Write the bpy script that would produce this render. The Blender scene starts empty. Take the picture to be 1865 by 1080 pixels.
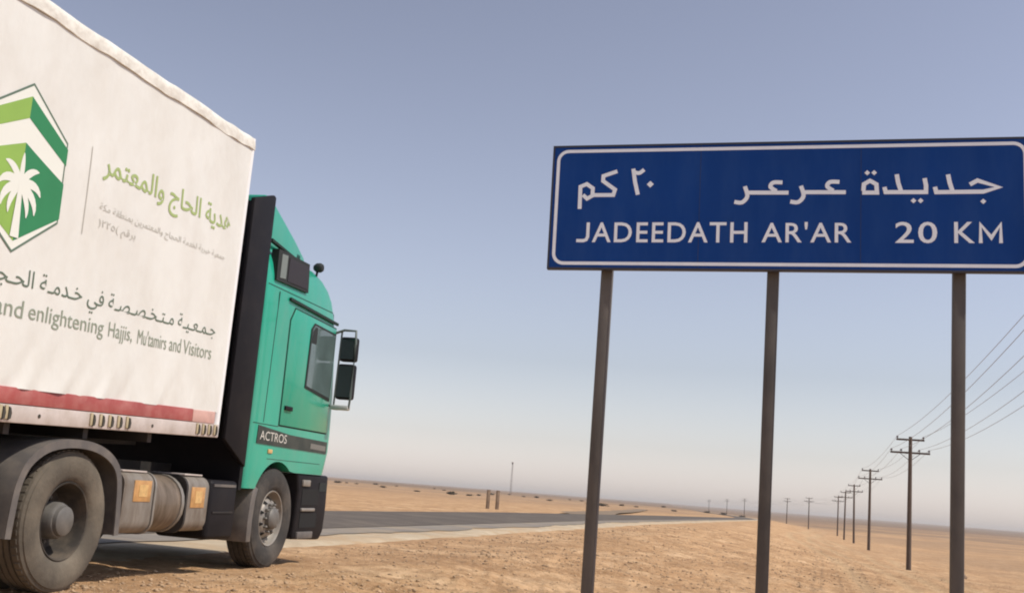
import bpy, bmesh, math, random
import numpy as np
from mathutils import Matrix, Vector

R = math.radians
scene = bpy.context.scene
COL = scene.collection
random.seed(7)

# ------------------------------------------------------------------ camera
EYE = (0.0, 0.0, 0.96)
FOCAL, ROLL, PITCH = 2015.0, R(4.5), R(10.0)
cd = bpy.data.cameras.new('camera')
cd.sensor_width = 36.0
cd.lens = 36.0 * FOCAL / 1865.0
cd.clip_start, cd.clip_end = 0.05, 20000
cam = bpy.data.objects.new('camera', cd)
COL.objects.link(cam)
fw = Vector((0, math.cos(PITCH), math.sin(PITCH)))
rt = Vector((1, 0, 0))
up = rt.cross(fw)
r2 = math.cos(ROLL) * rt + math.sin(ROLL) * up
u2 = -math.sin(ROLL) * rt + math.cos(ROLL) * up
cam.matrix_world = Matrix(((r2.x, u2.x, -fw.x, EYE[0]), (r2.y, u2.y, -fw.y, EYE[1]), (r2.z, u2.z, -fw.z, EYE[2]), (0, 0, 0, 1)))
scene.camera = cam

# ------------------------------------------------------------------ light
SUN_AZ, SUN_EL = R(107.0), R(55.0)        # azimuth clockwise from the view direction (+Y)
w = bpy.data.worlds.new('World')
scene.world = w
w.use_nodes = True
nt = w.node_tree
nt.nodes.clear()
sky = nt.nodes.new('ShaderNodeTexSky')
sky.sky_type = 'NISHITA'
sky.sun_disc = False
sky.sun_elevation = SUN_EL
sky.sun_rotation = SUN_AZ
sky.altitude = 500
sky.air_density = 1.5
sky.dust_density = 0.6
sky.ozone_density = 1.5
hs = nt.nodes.new('ShaderNodeHueSaturation')
hs.inputs['Saturation'].default_value = 0.35
bg = nt.nodes.new('ShaderNodeBackground')
bg.inputs['Strength'].default_value = 0.10
wb = nt.nodes.new('ShaderNodeMix')          # white balance of the whole dome
wb.data_type, wb.blend_type = 'RGBA', 'MULTIPLY'
wb.inputs['Factor'].default_value = 1.0
wb.inputs[7].default_value = (0.384, 0.380, 0.437, 1)
wo = nt.nodes.new('ShaderNodeOutputWorld')
nt.links.new(sky.outputs[0], hs.inputs['Color'])
gm = nt.nodes.new('ShaderNodeGamma')        # tone of the hazy sky, the same all round
gm.inputs['Gamma'].default_value = 1.6
nt.links.new(hs.outputs[0], gm.inputs[0])
nt.links.new(gm.outputs[0], wb.inputs[6])
nt.links.new(wb.outputs[2], bg.inputs[0])
nt.links.new(bg.outputs[0], wo.inputs[0])
ld = bpy.data.lights.new('sun', 'SUN')
ld.energy = 4.0
ld.angle = R(0.7)
ld.color = (1.0, 0.93, 0.82)
sun = bpy.data.objects.new('sun', ld)
COL.objects.link(sun)
sdir = Vector((math.sin(SUN_AZ) * math.cos(SUN_EL), math.cos(SUN_AZ) * math.cos(SUN_EL), math.sin(SUN_EL)))
sun.rotation_euler = sdir.to_track_quat('Z', 'Y').to_euler()
sun.location = (30, -10, 60)

vs = scene.view_settings
vs.view_transform = 'Standard'
vs.look = 'None'
vs.gamma = 1.0
vs.use_curve_mapping = False
vs.exposure = 0.0
scene.render.engine = 'CYCLES'
scene.cycles.use_denoising = True
scene.cycles.max_bounces = 6
scene.cycles.pixel_filter_type = 'BLACKMAN_HARRIS'
scene.cycles.filter_width = 2.0


# ------------------------------------------------------------------ helpers: objects
def tag(o, label=None, cat=None, group=None, kind=None):
    if label: o['label'] = label
    if cat: o['category'] = cat
    if group: o['group'] = group
    if kind: o['kind'] = kind
    return o


def empty(name, loc=(0, 0, 0), rot=(0, 0, 0)):
    o = bpy.data.objects.new(name, None)
    COL.objects.link(o)
    o.location = loc
    o.rotation_euler = rot
    return o


class MB:
    """collects shapes into one mesh"""
    def __init__(self):
        self.v, self.f = [], []

    def add(self, vs, fs):
        n = len(self.v)
        self.v += [tuple(p) for p in vs]
        self.f += [tuple(i + n for i in f) for f in fs]
        return self

    def box(self, x0, x1, y0, y1, z0, z1):
        self.add([(x0, y0, z0), (x1, y0, z0), (x1, y1, z0), (x0, y1, z0), (x0, y0, z1), (x1, y0, z1), (x1, y1, z1), (x0, y1, z1)],
                 [(3, 2, 1, 0), (4, 5, 6, 7), (0, 1, 5, 4), (1, 2, 6, 5), (2, 3, 7, 6), (3, 0, 4, 7)])
        return self

    def prism(self, poly, x0, x1):
        """polygon in (y,z), counter-clockwise seen from +x, extruded along x from x0 to x1"""
        n = len(poly)
        vs = [(x0, a, b) for a, b in poly] + [(x1, a, b) for a, b in poly]
        fs = [tuple(range(n))[::-1], tuple(range(n, 2 * n))]
        fs += [(i, (i + 1) % n, n + (i + 1) % n, n + i) for i in range(n)]
        return self.add(vs, fs)

    def tube(self, pts, rad, n=8, caps=True):
        pts = [Vector(p) for p in pts]
        m = len(pts)
        rads = rad if isinstance(rad, (list, tuple)) else [rad] * m
        vs, fs = [], []
        t0 = (pts[1] - pts[0]).normalized()
        ref = Vector((0, 0, 1)) if abs(t0.z) < 0.9 else Vector((1, 0, 0))
        for i, p in enumerate(pts):
            t = (pts[min(i + 1, m - 1)] - pts[max(i - 1, 0)]).normalized()
            a = t.cross(ref)
            if a.length < 1e-5: a = t.cross(Vector((0, 1, 0)))
            a.normalize()
            b = t.cross(a).normalized()
            for k in range(n):
                q = 2 * math.pi * k / n
                vs.append(p + (a * math.cos(q) + b * math.sin(q)) * rads[i])
        for i in range(m - 1):
            for k in range(n):
                k2 = (k + 1) % n
                fs.append((i * n + k, i * n + k2, (i + 1) * n + k2, (i + 1) * n + k))
        if caps:
            fs.append(tuple(range(n))[::-1])
            fs.append(tuple((m - 1) * n + k for k in range(n)))
        return self.add(vs, fs)

    def lathe(self, prof, cy, cz, n=40, x=0.0):
        """profile of (radius, x) turned about an axis along x"""
        m = len(prof)
        vs, fs = [], []
        for r_, xx in prof:
            for k in range(n):
                q = 2 * math.pi * k / n
                vs.append((x + xx, cy + r_ * math.cos(q), cz + r_ * math.sin(q)))
        for i in range(m - 1):
            for k in range(n):
                k2 = (k + 1) % n
                fs.append((i * n + k, (i + 1) * n + k, (i + 1) * n + k2, i * n + k2))
        return self.add(vs, fs)

    def build(self, name, mat, parent=None, smooth=None, bevel=0, segs=2):
        me = bpy.data.meshes.new(name)
        me.from_pydata(self.v, [], self.f)
        me.materials.append(mat)
        if bevel:
            bm = bmesh.new()
            bm.from_mesh(me)
            bmesh.ops.recalc_face_normals(bm, faces=bm.faces)
            es = [e for e in bm.edges if len(e.link_faces) == 2 and e.calc_face_angle(0) > R(35)]
            bmesh.ops.bevel(bm, geom=es, offset=bevel, segments=segs, affect='EDGES', clamp_overlap=True, profile=0.5)
            bm.to_mesh(me)
            bm.free()
            smooth = smooth or 40
        else:
            bm = bmesh.new()
            bm.from_mesh(me)
            bmesh.ops.recalc_face_normals(bm, faces=bm.faces)
            bm.to_mesh(me)
            bm.free()
        if smooth:
            me.shade_smooth()
            me.set_sharp_from_angle(angle=R(smooth))
        return link(me, name, parent)


def link(me, name, parent=None):
    o = bpy.data.objects.new(name, me)
    COL.objects.link(o)
    o.parent = parent
    return o


def copy_tree(o, parent=None):
    c = o.copy()
    COL.objects.link(c)
    c.parent = parent
    for ch in list(o.children):
        copy_tree(ch, c)
    return c


# ------------------------------------------------------------------ helpers: materials
MATS = {}


def mat(name, col, rough=0.6, metal=0.0, var=0.0, vscale=3.0, dirt=None, dirt_amt=0.0, dirt_scale=2.5, bump=0.0, bscale=40.0,
        spec=0.5, coat=0.0, stretch=(1, 1, 1), trans=0.0):
    m = bpy.data.materials.new(name)
    m.use_nodes = True
    t = m.node_tree
    b = t.nodes['Principled BSDF']
    b.inputs['Roughness'].default_value = rough
    b.inputs['Metallic'].default_value = metal
    b.inputs['Specular IOR Level'].default_value = spec
    b.inputs['Coat Weight'].default_value = coat
    b.inputs['Base Color'].default_value = (*col, 1)
    tc = t.nodes.new('ShaderNodeTexCoord')
    mp = t.nodes.new('ShaderNodeMapping')
    mp.inputs['Scale'].default_value = stretch
    t.links.new(tc.outputs['Object'], mp.inputs[0])
    out = None
    if var > 0:
        n = t.nodes.new('ShaderNodeTexNoise')
        n.inputs['Scale'].default_value = vscale
        n.inputs['Detail'].default_value = 6
        t.links.new(mp.outputs[0], n.inputs['Vector'])
        rmp = t.nodes.new('ShaderNodeValToRGB')
        rmp.color_ramp.elements[0].position = 0.3
        rmp.color_ramp.elements[1].position = 0.7
        rmp.color_ramp.elements[0].color = (*[c * (1 - var) for c in col], 1)
        rmp.color_ramp.elements[1].color = (*[min(1, c * (1 + var)) for c in col], 1)
        t.links.new(n.outputs['Fac'], rmp.inputs[0])
        out = rmp.outputs[0]
    if dirt:
        n = t.nodes.new('ShaderNodeTexNoise')
        n.inputs['Scale'].default_value = dirt_scale
        n.inputs['Detail'].default_value = 8
        n.inputs['Roughness'].default_value = 0.65
        t.links.new(mp.outputs[0], n.inputs['Vector'])
        mr = t.nodes.new('ShaderNodeMapRange')
        mr.inputs['From Min'].default_value = 0.42
        mr.inputs['From Max'].default_value = 0.72
        mr.inputs['To Max'].default_value = dirt_amt
        t.links.new(n.outputs['Fac'], mr.inputs['Value'])
        mx = t.nodes.new('ShaderNodeMix')
        mx.data_type = 'RGBA'
        t.links.new(mr.outputs[0], mx.inputs['Factor'])
        if out: t.links.new(out, mx.inputs[6])
        else: mx.inputs[6].default_value = (*col, 1)
        mx.inputs[7].default_value = (*dirt, 1)
        out = mx.outputs[2]
    if out: t.links.new(out, b.inputs['Base Color'])
    if bump > 0:
        n = t.nodes.new('ShaderNodeTexNoise')
        n.inputs['Scale'].default_value = bscale
        n.inputs['Detail'].default_value = 5
        t.links.new(mp.outputs[0], n.inputs['Vector'])
        bp = t.nodes.new('ShaderNodeBump')
        bp.inputs['Strength'].default_value = 1.0
        bp.inputs['Distance'].default_value = bump
        t.links.new(n.outputs['Fac'], bp.inputs['Height'])
        t.links.new(bp.outputs[0], b.inputs['Normal'])
    MATS[name] = m
    return m


DUST = (0.36, 0.27, 0.18)
mat('curtain', (0.715, 0.71, 0.665), 0.55, var=0.03, vscale=1.3, dirt=(0.55, 0.51, 0.44), dirt_amt=0.4, dirt_scale=2.4, bump=0.018, bscale=3.0, stretch=(1, 1, 0.55))
mat('tarp_edge', (0.74, 0.72, 0.65), 0.6, var=0.06, vscale=4, dirt=(0.42, 0.36, 0.29), dirt_amt=0.7, dirt_scale=5, bump=0.02, bscale=9)
mat('corner_white', (0.80, 0.80, 0.79), 0.4, var=0.02)
mat('red_board', (0.36, 0.072, 0.064), 0.55, var=0.12, vscale=3, dirt=(0.5, 0.3, 0.26), dirt_amt=0.35, dirt_scale=6)
mat('faded_red', (0.56, 0.34, 0.29), 0.6, var=0.1, vscale=12)
mat('rail_grey', (0.56, 0.49, 0.45), 0.55, var=0.08, vscale=4, dirt=(0.34, 0.27, 0.21), dirt_amt=0.6, dirt_scale=5)
mat('buckle_dark', (0.05, 0.045, 0.035), 0.6)
mat('buckle_cream', (0.42, 0.35, 0.22), 0.6, var=0.1, vscale=20)
mat('logo_light', (0.25, 0.42, 0.075), 0.55, var=0.07, vscale=3)
mat('logo_dark', (0.022, 0.205, 0.075), 0.55, var=0.08, vscale=3)
mat('logo_white', (0.74, 0.75, 0.68), 0.55)
mat('logo_line', (0.11, 0.17, 0.12), 0.6)
mat('print_green', (0.34, 0.43, 0.16), 0.6)
mat('print_grey', (0.50, 0.485, 0.43), 0.6)
mat('print_dark', (0.12, 0.16, 0.115), 0.6)
mat('print_dark2', (0.26, 0.295, 0.225), 0.6)
mat('paint_green', (0.010, 0.335, 0.215), 0.30, spec=0.4, var=0.09, vscale=1.5, dirt=(0.13, 0.32, 0.235), dirt_amt=0.4, dirt_scale=3.2, coat=0.5, stretch=(1, 1, 0.35))
mat('black_plastic', (0.008, 0.007, 0.009), 0.6, spec=0.2, dirt=(0.022, 0.018, 0.018), dirt_amt=0.6, dirt_scale=3)
mat('seam', (0.006, 0.02, 0.015), 0.8)
mat('rubber_seal', (0.012, 0.016, 0.015), 0.7)
mat('glass', (0.02, 0.035, 0.035), 0.06, spec=0.8)
mat('side_glass', (0.085, 0.125, 0.122), 0.08, var=0.25, vscale=2.2, spec=0.8)  # base colour lightened to stand in for reflection on the panes
mat('curtain_inner', (0.17, 0.20, 0.19), 0.8)
mat('dark_pane', (0.022, 0.015, 0.016), 0.45, spec=0.3)
mat('stripe_black', (0.02, 0.028, 0.022), 0.5, dirt=(0.09, 0.09, 0.07), dirt_amt=0.5, dirt_scale=5)
mat('badge_white', (0.58, 0.56, 0.50), 0.5)
mat('badge_grey', (0.16, 0.155, 0.135), 0.5)
mat('tyre_rear', (0.092, 0.077, 0.058), 0.9, var=0.12, vscale=4, dirt=(0.20, 0.165, 0.12), dirt_amt=0.8, dirt_scale=2.2, bump=0.004, bscale=30)
mat('tyre_front', (0.034, 0.031, 0.028), 0.9, var=0.12, vscale=4, dirt=(0.15, 0.125, 0.10), dirt_amt=0.6, dirt_scale=3, bump=0.004, bscale=30)
mat('rim_dusty', (0.035, 0.029, 0.023), 0.85, var=0.15, vscale=6, dirt=(0.25, 0.19, 0.13), dirt_amt=0.4, dirt_scale=5)
mat('rim_silver', (0.29, 0.27, 0.24), 0.5, metal=0.3, var=0.15, vscale=6, dirt=(0.25, 0.2, 0.15), dirt_amt=0.8, dirt_scale=9)
mat('hub_metal', (0.155, 0.145, 0.13), 0.55, metal=0.3, var=0.2, vscale=12)
mat('hole_shade', (0.006, 0.006, 0.006), 0.9)  # flat black painted in place of the shade inside openings
mat('fender_grey', (0.11, 0.10, 0.093), 0.6, var=0.1, vscale=4, dirt=(0.22, 0.185, 0.15), dirt_amt=0.7, dirt_scale=4)
mat('flap_green', (0.17, 0.19, 0.15), 0.7, var=0.15, vscale=5)
mat('tank_metal', (0.235, 0.21, 0.18), 0.55, metal=0.1, var=0.18, vscale=3, dirt=(0.12, 0.088, 0.06), dirt_amt=0.95, dirt_scale=4.5, stretch=(1, 2.2, 0.7))
mat('tank_brown', (0.18, 0.14, 0.105), 0.55, metal=0.1, var=0.2, vscale=4, dirt=(0.07, 0.05, 0.03), dirt_amt=0.95, dirt_scale=5, stretch=(1, 3, 0.6))
mat('strap_metal', (0.26, 0.24, 0.21), 0.45, metal=0.3, var=0.12, vscale=9)
mat('orange_label', (0.50, 0.27, 0.10), 0.5, var=0.2, vscale=14)
mat('orange_label_core', (0.60, 0.38, 0.15), 0.5, var=0.15, vscale=25)
mat('chassis', (0.018, 0.016, 0.015), 0.7, dirt=(0.05, 0.04, 0.032), dirt_amt=0.7, dirt_scale=4)
mat('lamp_lens', (0.5, 0.5, 0.48), 0.2)
mat('lamp_red', (0.4, 0.02, 0.02), 0.3)
mat('mirror_arm', (0.10, 0.125, 0.115), 0.45, var=0.1)
mat('mirror_grey', (0.42, 0.44, 0.42), 0.45, var=0.06)
mat('sign_blue', (0.001, 0.046, 0.235), 0.5, spec=0.2, var=0.06, vscale=2.0, dirt=(0.025, 0.075, 0.24), dirt_amt=0.35, dirt_scale=4, stretch=(1.6, 1, 0.4))
mat('sign_white', (0.88, 0.92, 0.97), 0.5, var=0.04, vscale=8)
mat('sign_frame', (0.045, 0.045, 0.06), 0.55, metal=0.2)
mat('alu_back', (0.45, 0.45, 0.45), 0.5, metal=0.6, var=0.08)
mat('post_steel', (0.098, 0.089, 0.082), 0.7, spec=0.3, var=0.22, vscale=3, dirt=(0.20, 0.17, 0.14), dirt_amt=0.4, dirt_scale=5, stretch=(1, 1, 0.35))
mat('pole_wood', (0.10, 0.072, 0.055), 0.85, var=0.25, vscale=3, stretch=(4, 4, 0.4))
mat('pole_metal', (0.09, 0.08, 0.08), 0.6)
mat('insulator', (0.10, 0.075, 0.07), 0.3)
mat('wire', (0.28, 0.27, 0.28), 0.5)
mat('mast_steel', (0.22, 0.19, 0.18), 0.6)
mat('marker', (0.22, 0.155, 0.105), 0.9, var=0.2, vscale=4)
mat('shrub', (0.075, 0.062, 0.038), 0.9, var=0.3, vscale=3)
mat('shrub_twig', (0.07, 0.05, 0.035), 0.9)
mat('stone', (0.40, 0.27, 0.16), 0.95, var=0.45, vscale=6)


def node(t, kind, **kw):
    n = t.nodes.new(kind)
    for k, v in kw.items():
        if k in n.inputs: n.inputs[k].default_value = v
    return n


def noise(t, vec, scale, detail=6, rough=0.6):
    n = node(t, 'ShaderNodeTexNoise', Scale=scale, Detail=detail, Roughness=rough)
    t.links.new(vec, n.inputs['Vector'])
    return n.outputs['Fac']


def ramp(t, fac, stops):
    r_ = t.nodes.new('ShaderNodeValToRGB')
    e = r_.color_ramp.elements
    while len(e) < len(stops): e.new(0.5)
    for i, (p, c) in enumerate(stops):
        e[i].position = p
        e[i].color = (*c, 1) if len(c) == 3 else c
    t.links.new(fac, r_.inputs[0])
    return r_.outputs[0]


def mixc(t, fac, a, b, mode='MIX'):
    m = t.nodes.new('ShaderNodeMix')
    m.data_type = 'RGBA'
    m.blend_type = mode
    for sock, v in ((m.inputs['Factor'], fac), (m.inputs[6], a), (m.inputs[7], b)):
        if isinstance(v, (int, float)): sock.default_value = v
        elif isinstance(v, tuple): sock.default_value = (*v, 1)
        else: t.links.new(v, sock)
    return m.outputs[2]


def mathn(t, op, a, b=None):
    m = t.nodes.new('ShaderNodeMath')
    m.operation = op
    for i, v in enumerate((a, b)):
        if v is None: continue
        if isinstance(v, (int, float)): m.inputs[i].default_value = v
        else: t.links.new(v, m.inputs[i])
    return m.outputs[0]


def ground_material():
    m = bpy.data.materials.new('desert_sand')
    m.use_nodes = True
    t = m.node_tree
    b = t.nodes['Principled BSDF']
    b.inputs['Roughness'].default_value = 0.95
    b.inputs['Specular IOR Level'].default_value = 0.15
    g = t.nodes.new('ShaderNodeNewGeometry')
    P = g.outputs['Position']
    za = t.nodes.new('ShaderNodeAttribute'); za.attribute_name = 'zone'
    ta = t.nodes.new('ShaderNodeAttribute'); ta.attribute_name = 'track'
    sand = ramp(t, noise(t, P, 0.55, 8, 0.65), [(0.36, (0.41, 0.24, 0.122)), (0.5, (0.58, 0.356, 0.188)), (0.64, (0.71, 0.475, 0.275))])
    sand = mixc(t, ramp(t, noise(t, P, 2.4, 9, 0.78), [(0.42, (0, 0, 0)), (0.57, (1, 1, 1))]), mixc(t, 0.62, sand, (0.27, 0.15, 0.07)), sand)
    sand = mixc(t, ramp(t, noise(t, P, 14.0, 5, 0.7), [(0.50, (0, 0, 0)), (0.72, (0.7, 0.7, 0.7))]), sand, (0.68, 0.48, 0.30))
    # the open plain is banded along the horizon: washes and stony flats
    mpp = t.nodes.new('ShaderNodeMapping')
    mpp.inputs['Rotation'].default_value = (0, 0, R(15))
    mpp.inputs['Scale'].default_value = (0.6, 1.1, 1)
    t.links.new(P, mpp.inputs[0])
    Q = mpp.outputs[0]
    plain = ramp(t, noise(t, Q, 0.11, 9, 0.74), [(0.40, (0.31, 0.195, 0.108)), (0.50, (0.46, 0.282, 0.152)), (0.60, (0.58, 0.37, 0.205))])
    plain = mixc(t, ramp(t, noise(t, Q, 0.042, 9, 0.75), [(0.43, (1, 1, 1)), (0.55, (0, 0, 0))]), plain, mixc(t, 0.65, plain, (0.25, 0.165, 0.105)))
    plain = mixc(t, ramp(t, noise(t, Q, 0.016, 6, 0.6), [(0.44, (0, 0, 0)), (0.58, (1, 1, 1))]), plain, mixc(t, 0.6, plain, (0.24, 0.165, 0.11)))
    c = mixc(t, za.outputs['Fac'], sand, plain)
    c = mixc(t, mathn(t, 'MULTIPLY', ta.outputs['Fac'], 0.45), c, (0.50, 0.36, 0.21))
    fa = t.nodes.new('ShaderNodeAttribute'); fa.attribute_name = 'far'     # dark stony flats far out
    c = mixc(t, mathn(t, 'MULTIPLY', fa.outputs['Fac'], 0.7), c, mixc(t, ramp(t, noise(t, Q, 0.006, 6, 0.6), [(0.42, (0, 0, 0)), (0.6, (1, 1, 1))]), (0.11, 0.085, 0.068), (0.24, 0.165, 0.115)))
    # scattered darker grit
    v = node(t, 'ShaderNodeTexVoronoi', Scale=9.0)
    t.links.new(P, v.inputs['Vector'])
    spk = ramp(t, v.outputs['Distance'], [(0.10, (1, 1, 1)), (0.2, (0, 0, 0))])
    grit = mathn(t, 'MULTIPLY', mathn(t, 'MULTIPLY', spk, 0.55), ramp(t, noise(t, P, 0.8, 3), [(0.45, (0, 0, 0)), (0.6, (1, 1, 1))]))
    c = mixc(t, grit, c, (0.20, 0.125, 0.07))
    t.links.new(c, b.inputs['Base Color'])
    hgt = mathn(t, 'ADD', mathn(t, 'MULTIPLY', noise(t, P, 4.0, 8, 0.7), 0.10), mathn(t, 'MULTIPLY', noise(t, P, 24.0, 5, 0.7), 0.022))
    bp = node(t, 'ShaderNodeBump', Strength=0.9, Distance=1.0)
    t.links.new(hgt, bp.inputs['Height'])
    t.links.new(bp.outputs[0], b.inputs['Normal'])
    return m


def strip_material(name, ca, cb, sc, stain, bump=0.004):
    m = bpy.data.materials.new(name)
    m.use_nodes = True
    t = m.node_tree
    b = t.nodes['Principled BSDF']
    b.inputs['Roughness'].default_value = 0.9
    b.inputs['Specular IOR Level'].default_value = 0.2
    P = t.nodes.new('ShaderNodeNewGeometry').outputs['Position']
    c = ramp(t, noise(t, P, sc, 8, 0.65), [(0.3, ca), (0.7, cb)])
    c = mixc(t, ramp(t, noise(t, P, 0.55, 8, 0.7), [(0.46, (0, 0, 0)), (0.66, (0.8, 0.8, 0.8))]), c, stain)
    t.links.new(c, b.inputs['Base Color'])
    bp = node(t, 'ShaderNodeBump', Strength=1.0, Distance=bump)
    t.links.new(noise(t, P, 60, 4), bp.inputs['Height'])
    t.links.new(bp.outputs[0], b.inputs['Normal'])
    return m


M_GROUND = ground_material()
M_ASPHALT = strip_material('asphalt', (0.092, 0.076, 0.063), (0.135, 0.113, 0.094), 1.2, (0.17, 0.14, 0.11))
M_SHOULDER = strip_material('worn_asphalt', (0.20, 0.175, 0.15), (0.28, 0.245, 0.205), 1.0, (0.34, 0.27, 0.19))
M_VERGE = strip_material('pale_verge', (0.44, 0.345, 0.235), (0.62, 0.51, 0.36), 1.3, (0.50, 0.32, 0.17), 0.02)
M_TRACK = strip_material('side_track', (0.20, 0.15, 0.105), (0.27, 0.20, 0.135), 0.6, (0.25, 0.18, 0.12))

# ------------------------------------------------------------------ terrain
PHI = R(15.0)
CP, SP = math.cos(PHI), math.sin(PHI)


def uv_of(x, y): return x * CP - y * SP, x * SP + y * CP


def xy_of(u, v): return u * CP + v * SP, -u * SP + v * CP


def bend(v):
    t_ = (np.asarray(v, dtype=float) - 300.0) / 30.0
    return -0.112 * 30.0 * np.where(t_ > 30, t_, np.log1p(np.exp(np.minimum(t_, 30))))


def _hash(ix, iy, seed):
    n = (ix.astype(np.int64) * 374761393 + iy.astype(np.int64) * 668265263 + seed * 974634533) & 0x7fffffff
    n = ((n ^ (n >> 13)) * 1274126177) & 0x7fffffff
    n = n ^ (n >> 16)
    return (n & 0xffff) / 65535.0


def vnoise(x, y, seed=0):
    x = np.asarray(x, dtype=float); y = np.asarray(y, dtype=float)
    ix, iy = np.floor(x), np.floor(y)
    fx, fy = x - ix, y - iy
    fx = fx * fx * (3 - 2 * fx); fy = fy * fy * (3 - 2 * fy)
    a, b = _hash(ix, iy, seed), _hash(ix + 1, iy, seed)
    c, d = _hash(ix, iy + 1, seed), _hash(ix + 1, iy + 1, seed)
    return (a * (1 - fx) + b * fx) * (1 - fy) + (c * (1 - fx) + d * fx) * fy - 0.5


def sstep(a, b, x):
    t_ = np.clip((x - a) / (b - a), 0, 1)
    return t_ * t_ * (3 - 2 * t_)


def grade(v): return np.interp(v, [-300, 50, 110, 180, 250, 320, 600, 3000], [0, 0, -0.18, -0.45, -0.75, -1.0, -1.5, -1.5])


def fields(x, y):
    x = np.asarray(x, dtype=float); y = np.asarray(y, dtype=float)
    u, v = uv_of(x, y)
    up_ = u - bend(v)
    r_ = np.hypot(x, y)
    D = np.interp(v, [-200, 27, 62, 100, 139, 168, 205, 254, 311, 612, 3000], [-1.0, -1.02, -1.26, -1.45, -1.70, -1.81, -2.0, -2.14, -2.21, -2.1, -1.6])
    G = grade(v)
    wob = 1.5 * vnoise(v / 14.0, u * 0 + 3.3, 5)
    q_ = np.maximum(up_ + 0.6 * wob * sstep(-3.5, 0.0, up_) + 4.2, 0.0)
    z = G + (D - G) * 1.42 * (1 - np.exp(-(q_ / 8.4) ** 1.3))
    # clear strip for road and truck, open land left and right
    open_r = sstep(-4.3, -1.5, up_)
    open_l = sstep(-14.0, -22.0, up_)
    op = np.maximum(open_r, open_l)
    z = z + op * (0.35 * vnoise(x / 45, y / 45, 1) * sstep(30, 120, r_) + 0.16 * vnoise(x / 11, y / 11, 2) + 0.10 * vnoise(x / 3.1, y / 3.1, 3))
    # low swells on the left, and the far rim of the plain
    z = z + open_l * 5.0 * sstep(150, 1200, r_) * (vnoise(x / 260, y / 260, 8) + 0.12)
    z = z + sstep(1500, 5000, r_) * 10.0 * (vnoise(x / 900, y / 900, 9) + 0.25)
    near = 1 - sstep(60, 120, r_)
    fine = 0.065 * vnoise(x / 0.9, y / 0.9, 11) + 0.050 * vnoise(x / 0.42, y / 0.42, 12) + 0.032 * np.abs(vnoise(x / 0.17, y / 0.17, 13)) * 2
    truck = 0.35 + 0.65 * sstep(-5.0, -3.6, up_)
    onroad = sstep(-13.6, -13.9, up_) + sstep(-6.9, -6.4, up_)
    z = z + fine * near * truck * np.clip(onroad, 0, 1)
    # wheel ruts on the plain beside the pole line
    tr = np.zeros_like(z)
    for c0, a_, k_ in ((0.6, 1.2, 0.045), (2.2, 1.2, 0.045), (2.6, 1.8, 0.03), (4.2, 1.8, 0.03)):
        cc = c0 + a_ * np.sin(v * k_ + c0 * 0.1)
        tr = np.maximum(tr, np.exp(-((up_ - cc) / 0.32) ** 2))
    tr = tr * sstep(8, 16, v) * (1 - sstep(160, 320, v))
    z = z - 0.05 * tr
    # the road bed lies a hand below the pavement sheets
    bed = sstep(-13.6, -13.2, up_) * (1 - sstep(-6.9, -6.5, up_))
    z = z * (1 - bed) + (G - 0.09) * bed
    zone = np.clip(0.5 * sstep(0.0, 20.0, up_ + 10 * vnoise(x / 9, y / 9, 21) + wob) + sstep(150, 650, r_) * open_r + 0.75 * open_l * sstep(30, 200, r_), 0, 1)
    far = sstep(380, 900, r_ * (1 + 0.5 * vnoise(x / 140, y / 140, 33)))
    return z, zone, tr, far


def gz(x, y): return float(fields(np.array([x]), np.array([y]))[0][0])


def build_ground():
    rows = np.concatenate([np.geomspace(0.25, 7.5, 46)[:-1], np.geomspace(7.5, 60, 500)[:-1], np.geomspace(60, 7000, 230)])
    front = np.radians(np.linspace(-31, 31, 620))
    back = np.radians(np.linspace(31, 329, 104))[1:-1]
    ang = np.concatenate([front, back])
    nr, na = len(rows), len(ang)
    rr, aa = np.meshgrid(rows, ang, indexing='ij')
    x, y = (rr * np.sin(aa)).ravel(), (rr * np.cos(aa)).ravel()
    z, zone, tr, far = fields(x, y)
    co = np.stack([x, y, z], 1)
    c0 = fields(np.array([0.0]), np.array([0.01]))[0][0]
    co = np.vstack([co, [[0, 0, c0]]])
    i = np.arange(nr - 1)[:, None] * na
    j = np.arange(na)[None, :]
    j2 = (j + 1) % na
    quads = np.stack([i + j, i + na + j, i + na + j2, i + j2], -1).reshape(-1, 4)[:, ::-1]
    tris = np.stack([np.full(na, nr * na), np.arange(na), (np.arange(na) + 1) % na], 1)[:, ::-1]
    me = bpy.data.meshes.new('ground')
    nq, ntri = len(quads), len(tris)
    me.vertices.add(len(co))
    me.vertices.foreach_set('co', co.ravel())
    me.loops.add(nq * 4 + ntri * 3)
    me.loops.foreach_set('vertex_index', np.concatenate([quads.ravel(), tris.ravel()]).astype(np.int32))
    me.polygons.add(nq + ntri)
    me.polygons.foreach_set('loop_start', np.concatenate([np.arange(nq) * 4, nq * 4 + np.arange(ntri) * 3]).astype(np.int32))
    me.update(calc_edges=True)
    me.validate()
    for nm, arr in (('zone', zone), ('track', tr), ('far', far)):
        at = me.attributes.new(nm, 'FLOAT', 'POINT')
        at.data.foreach_set('value', np.append(arr, 0.0).astype(np.float32))
    me.materials.append(M_GROUND)
    me.shade_smooth()
    if me.polygons[0].normal.z < 0: me.flip_normals()
    return tag(link(me, 'ground'), kind='structure')


build_ground()


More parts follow.
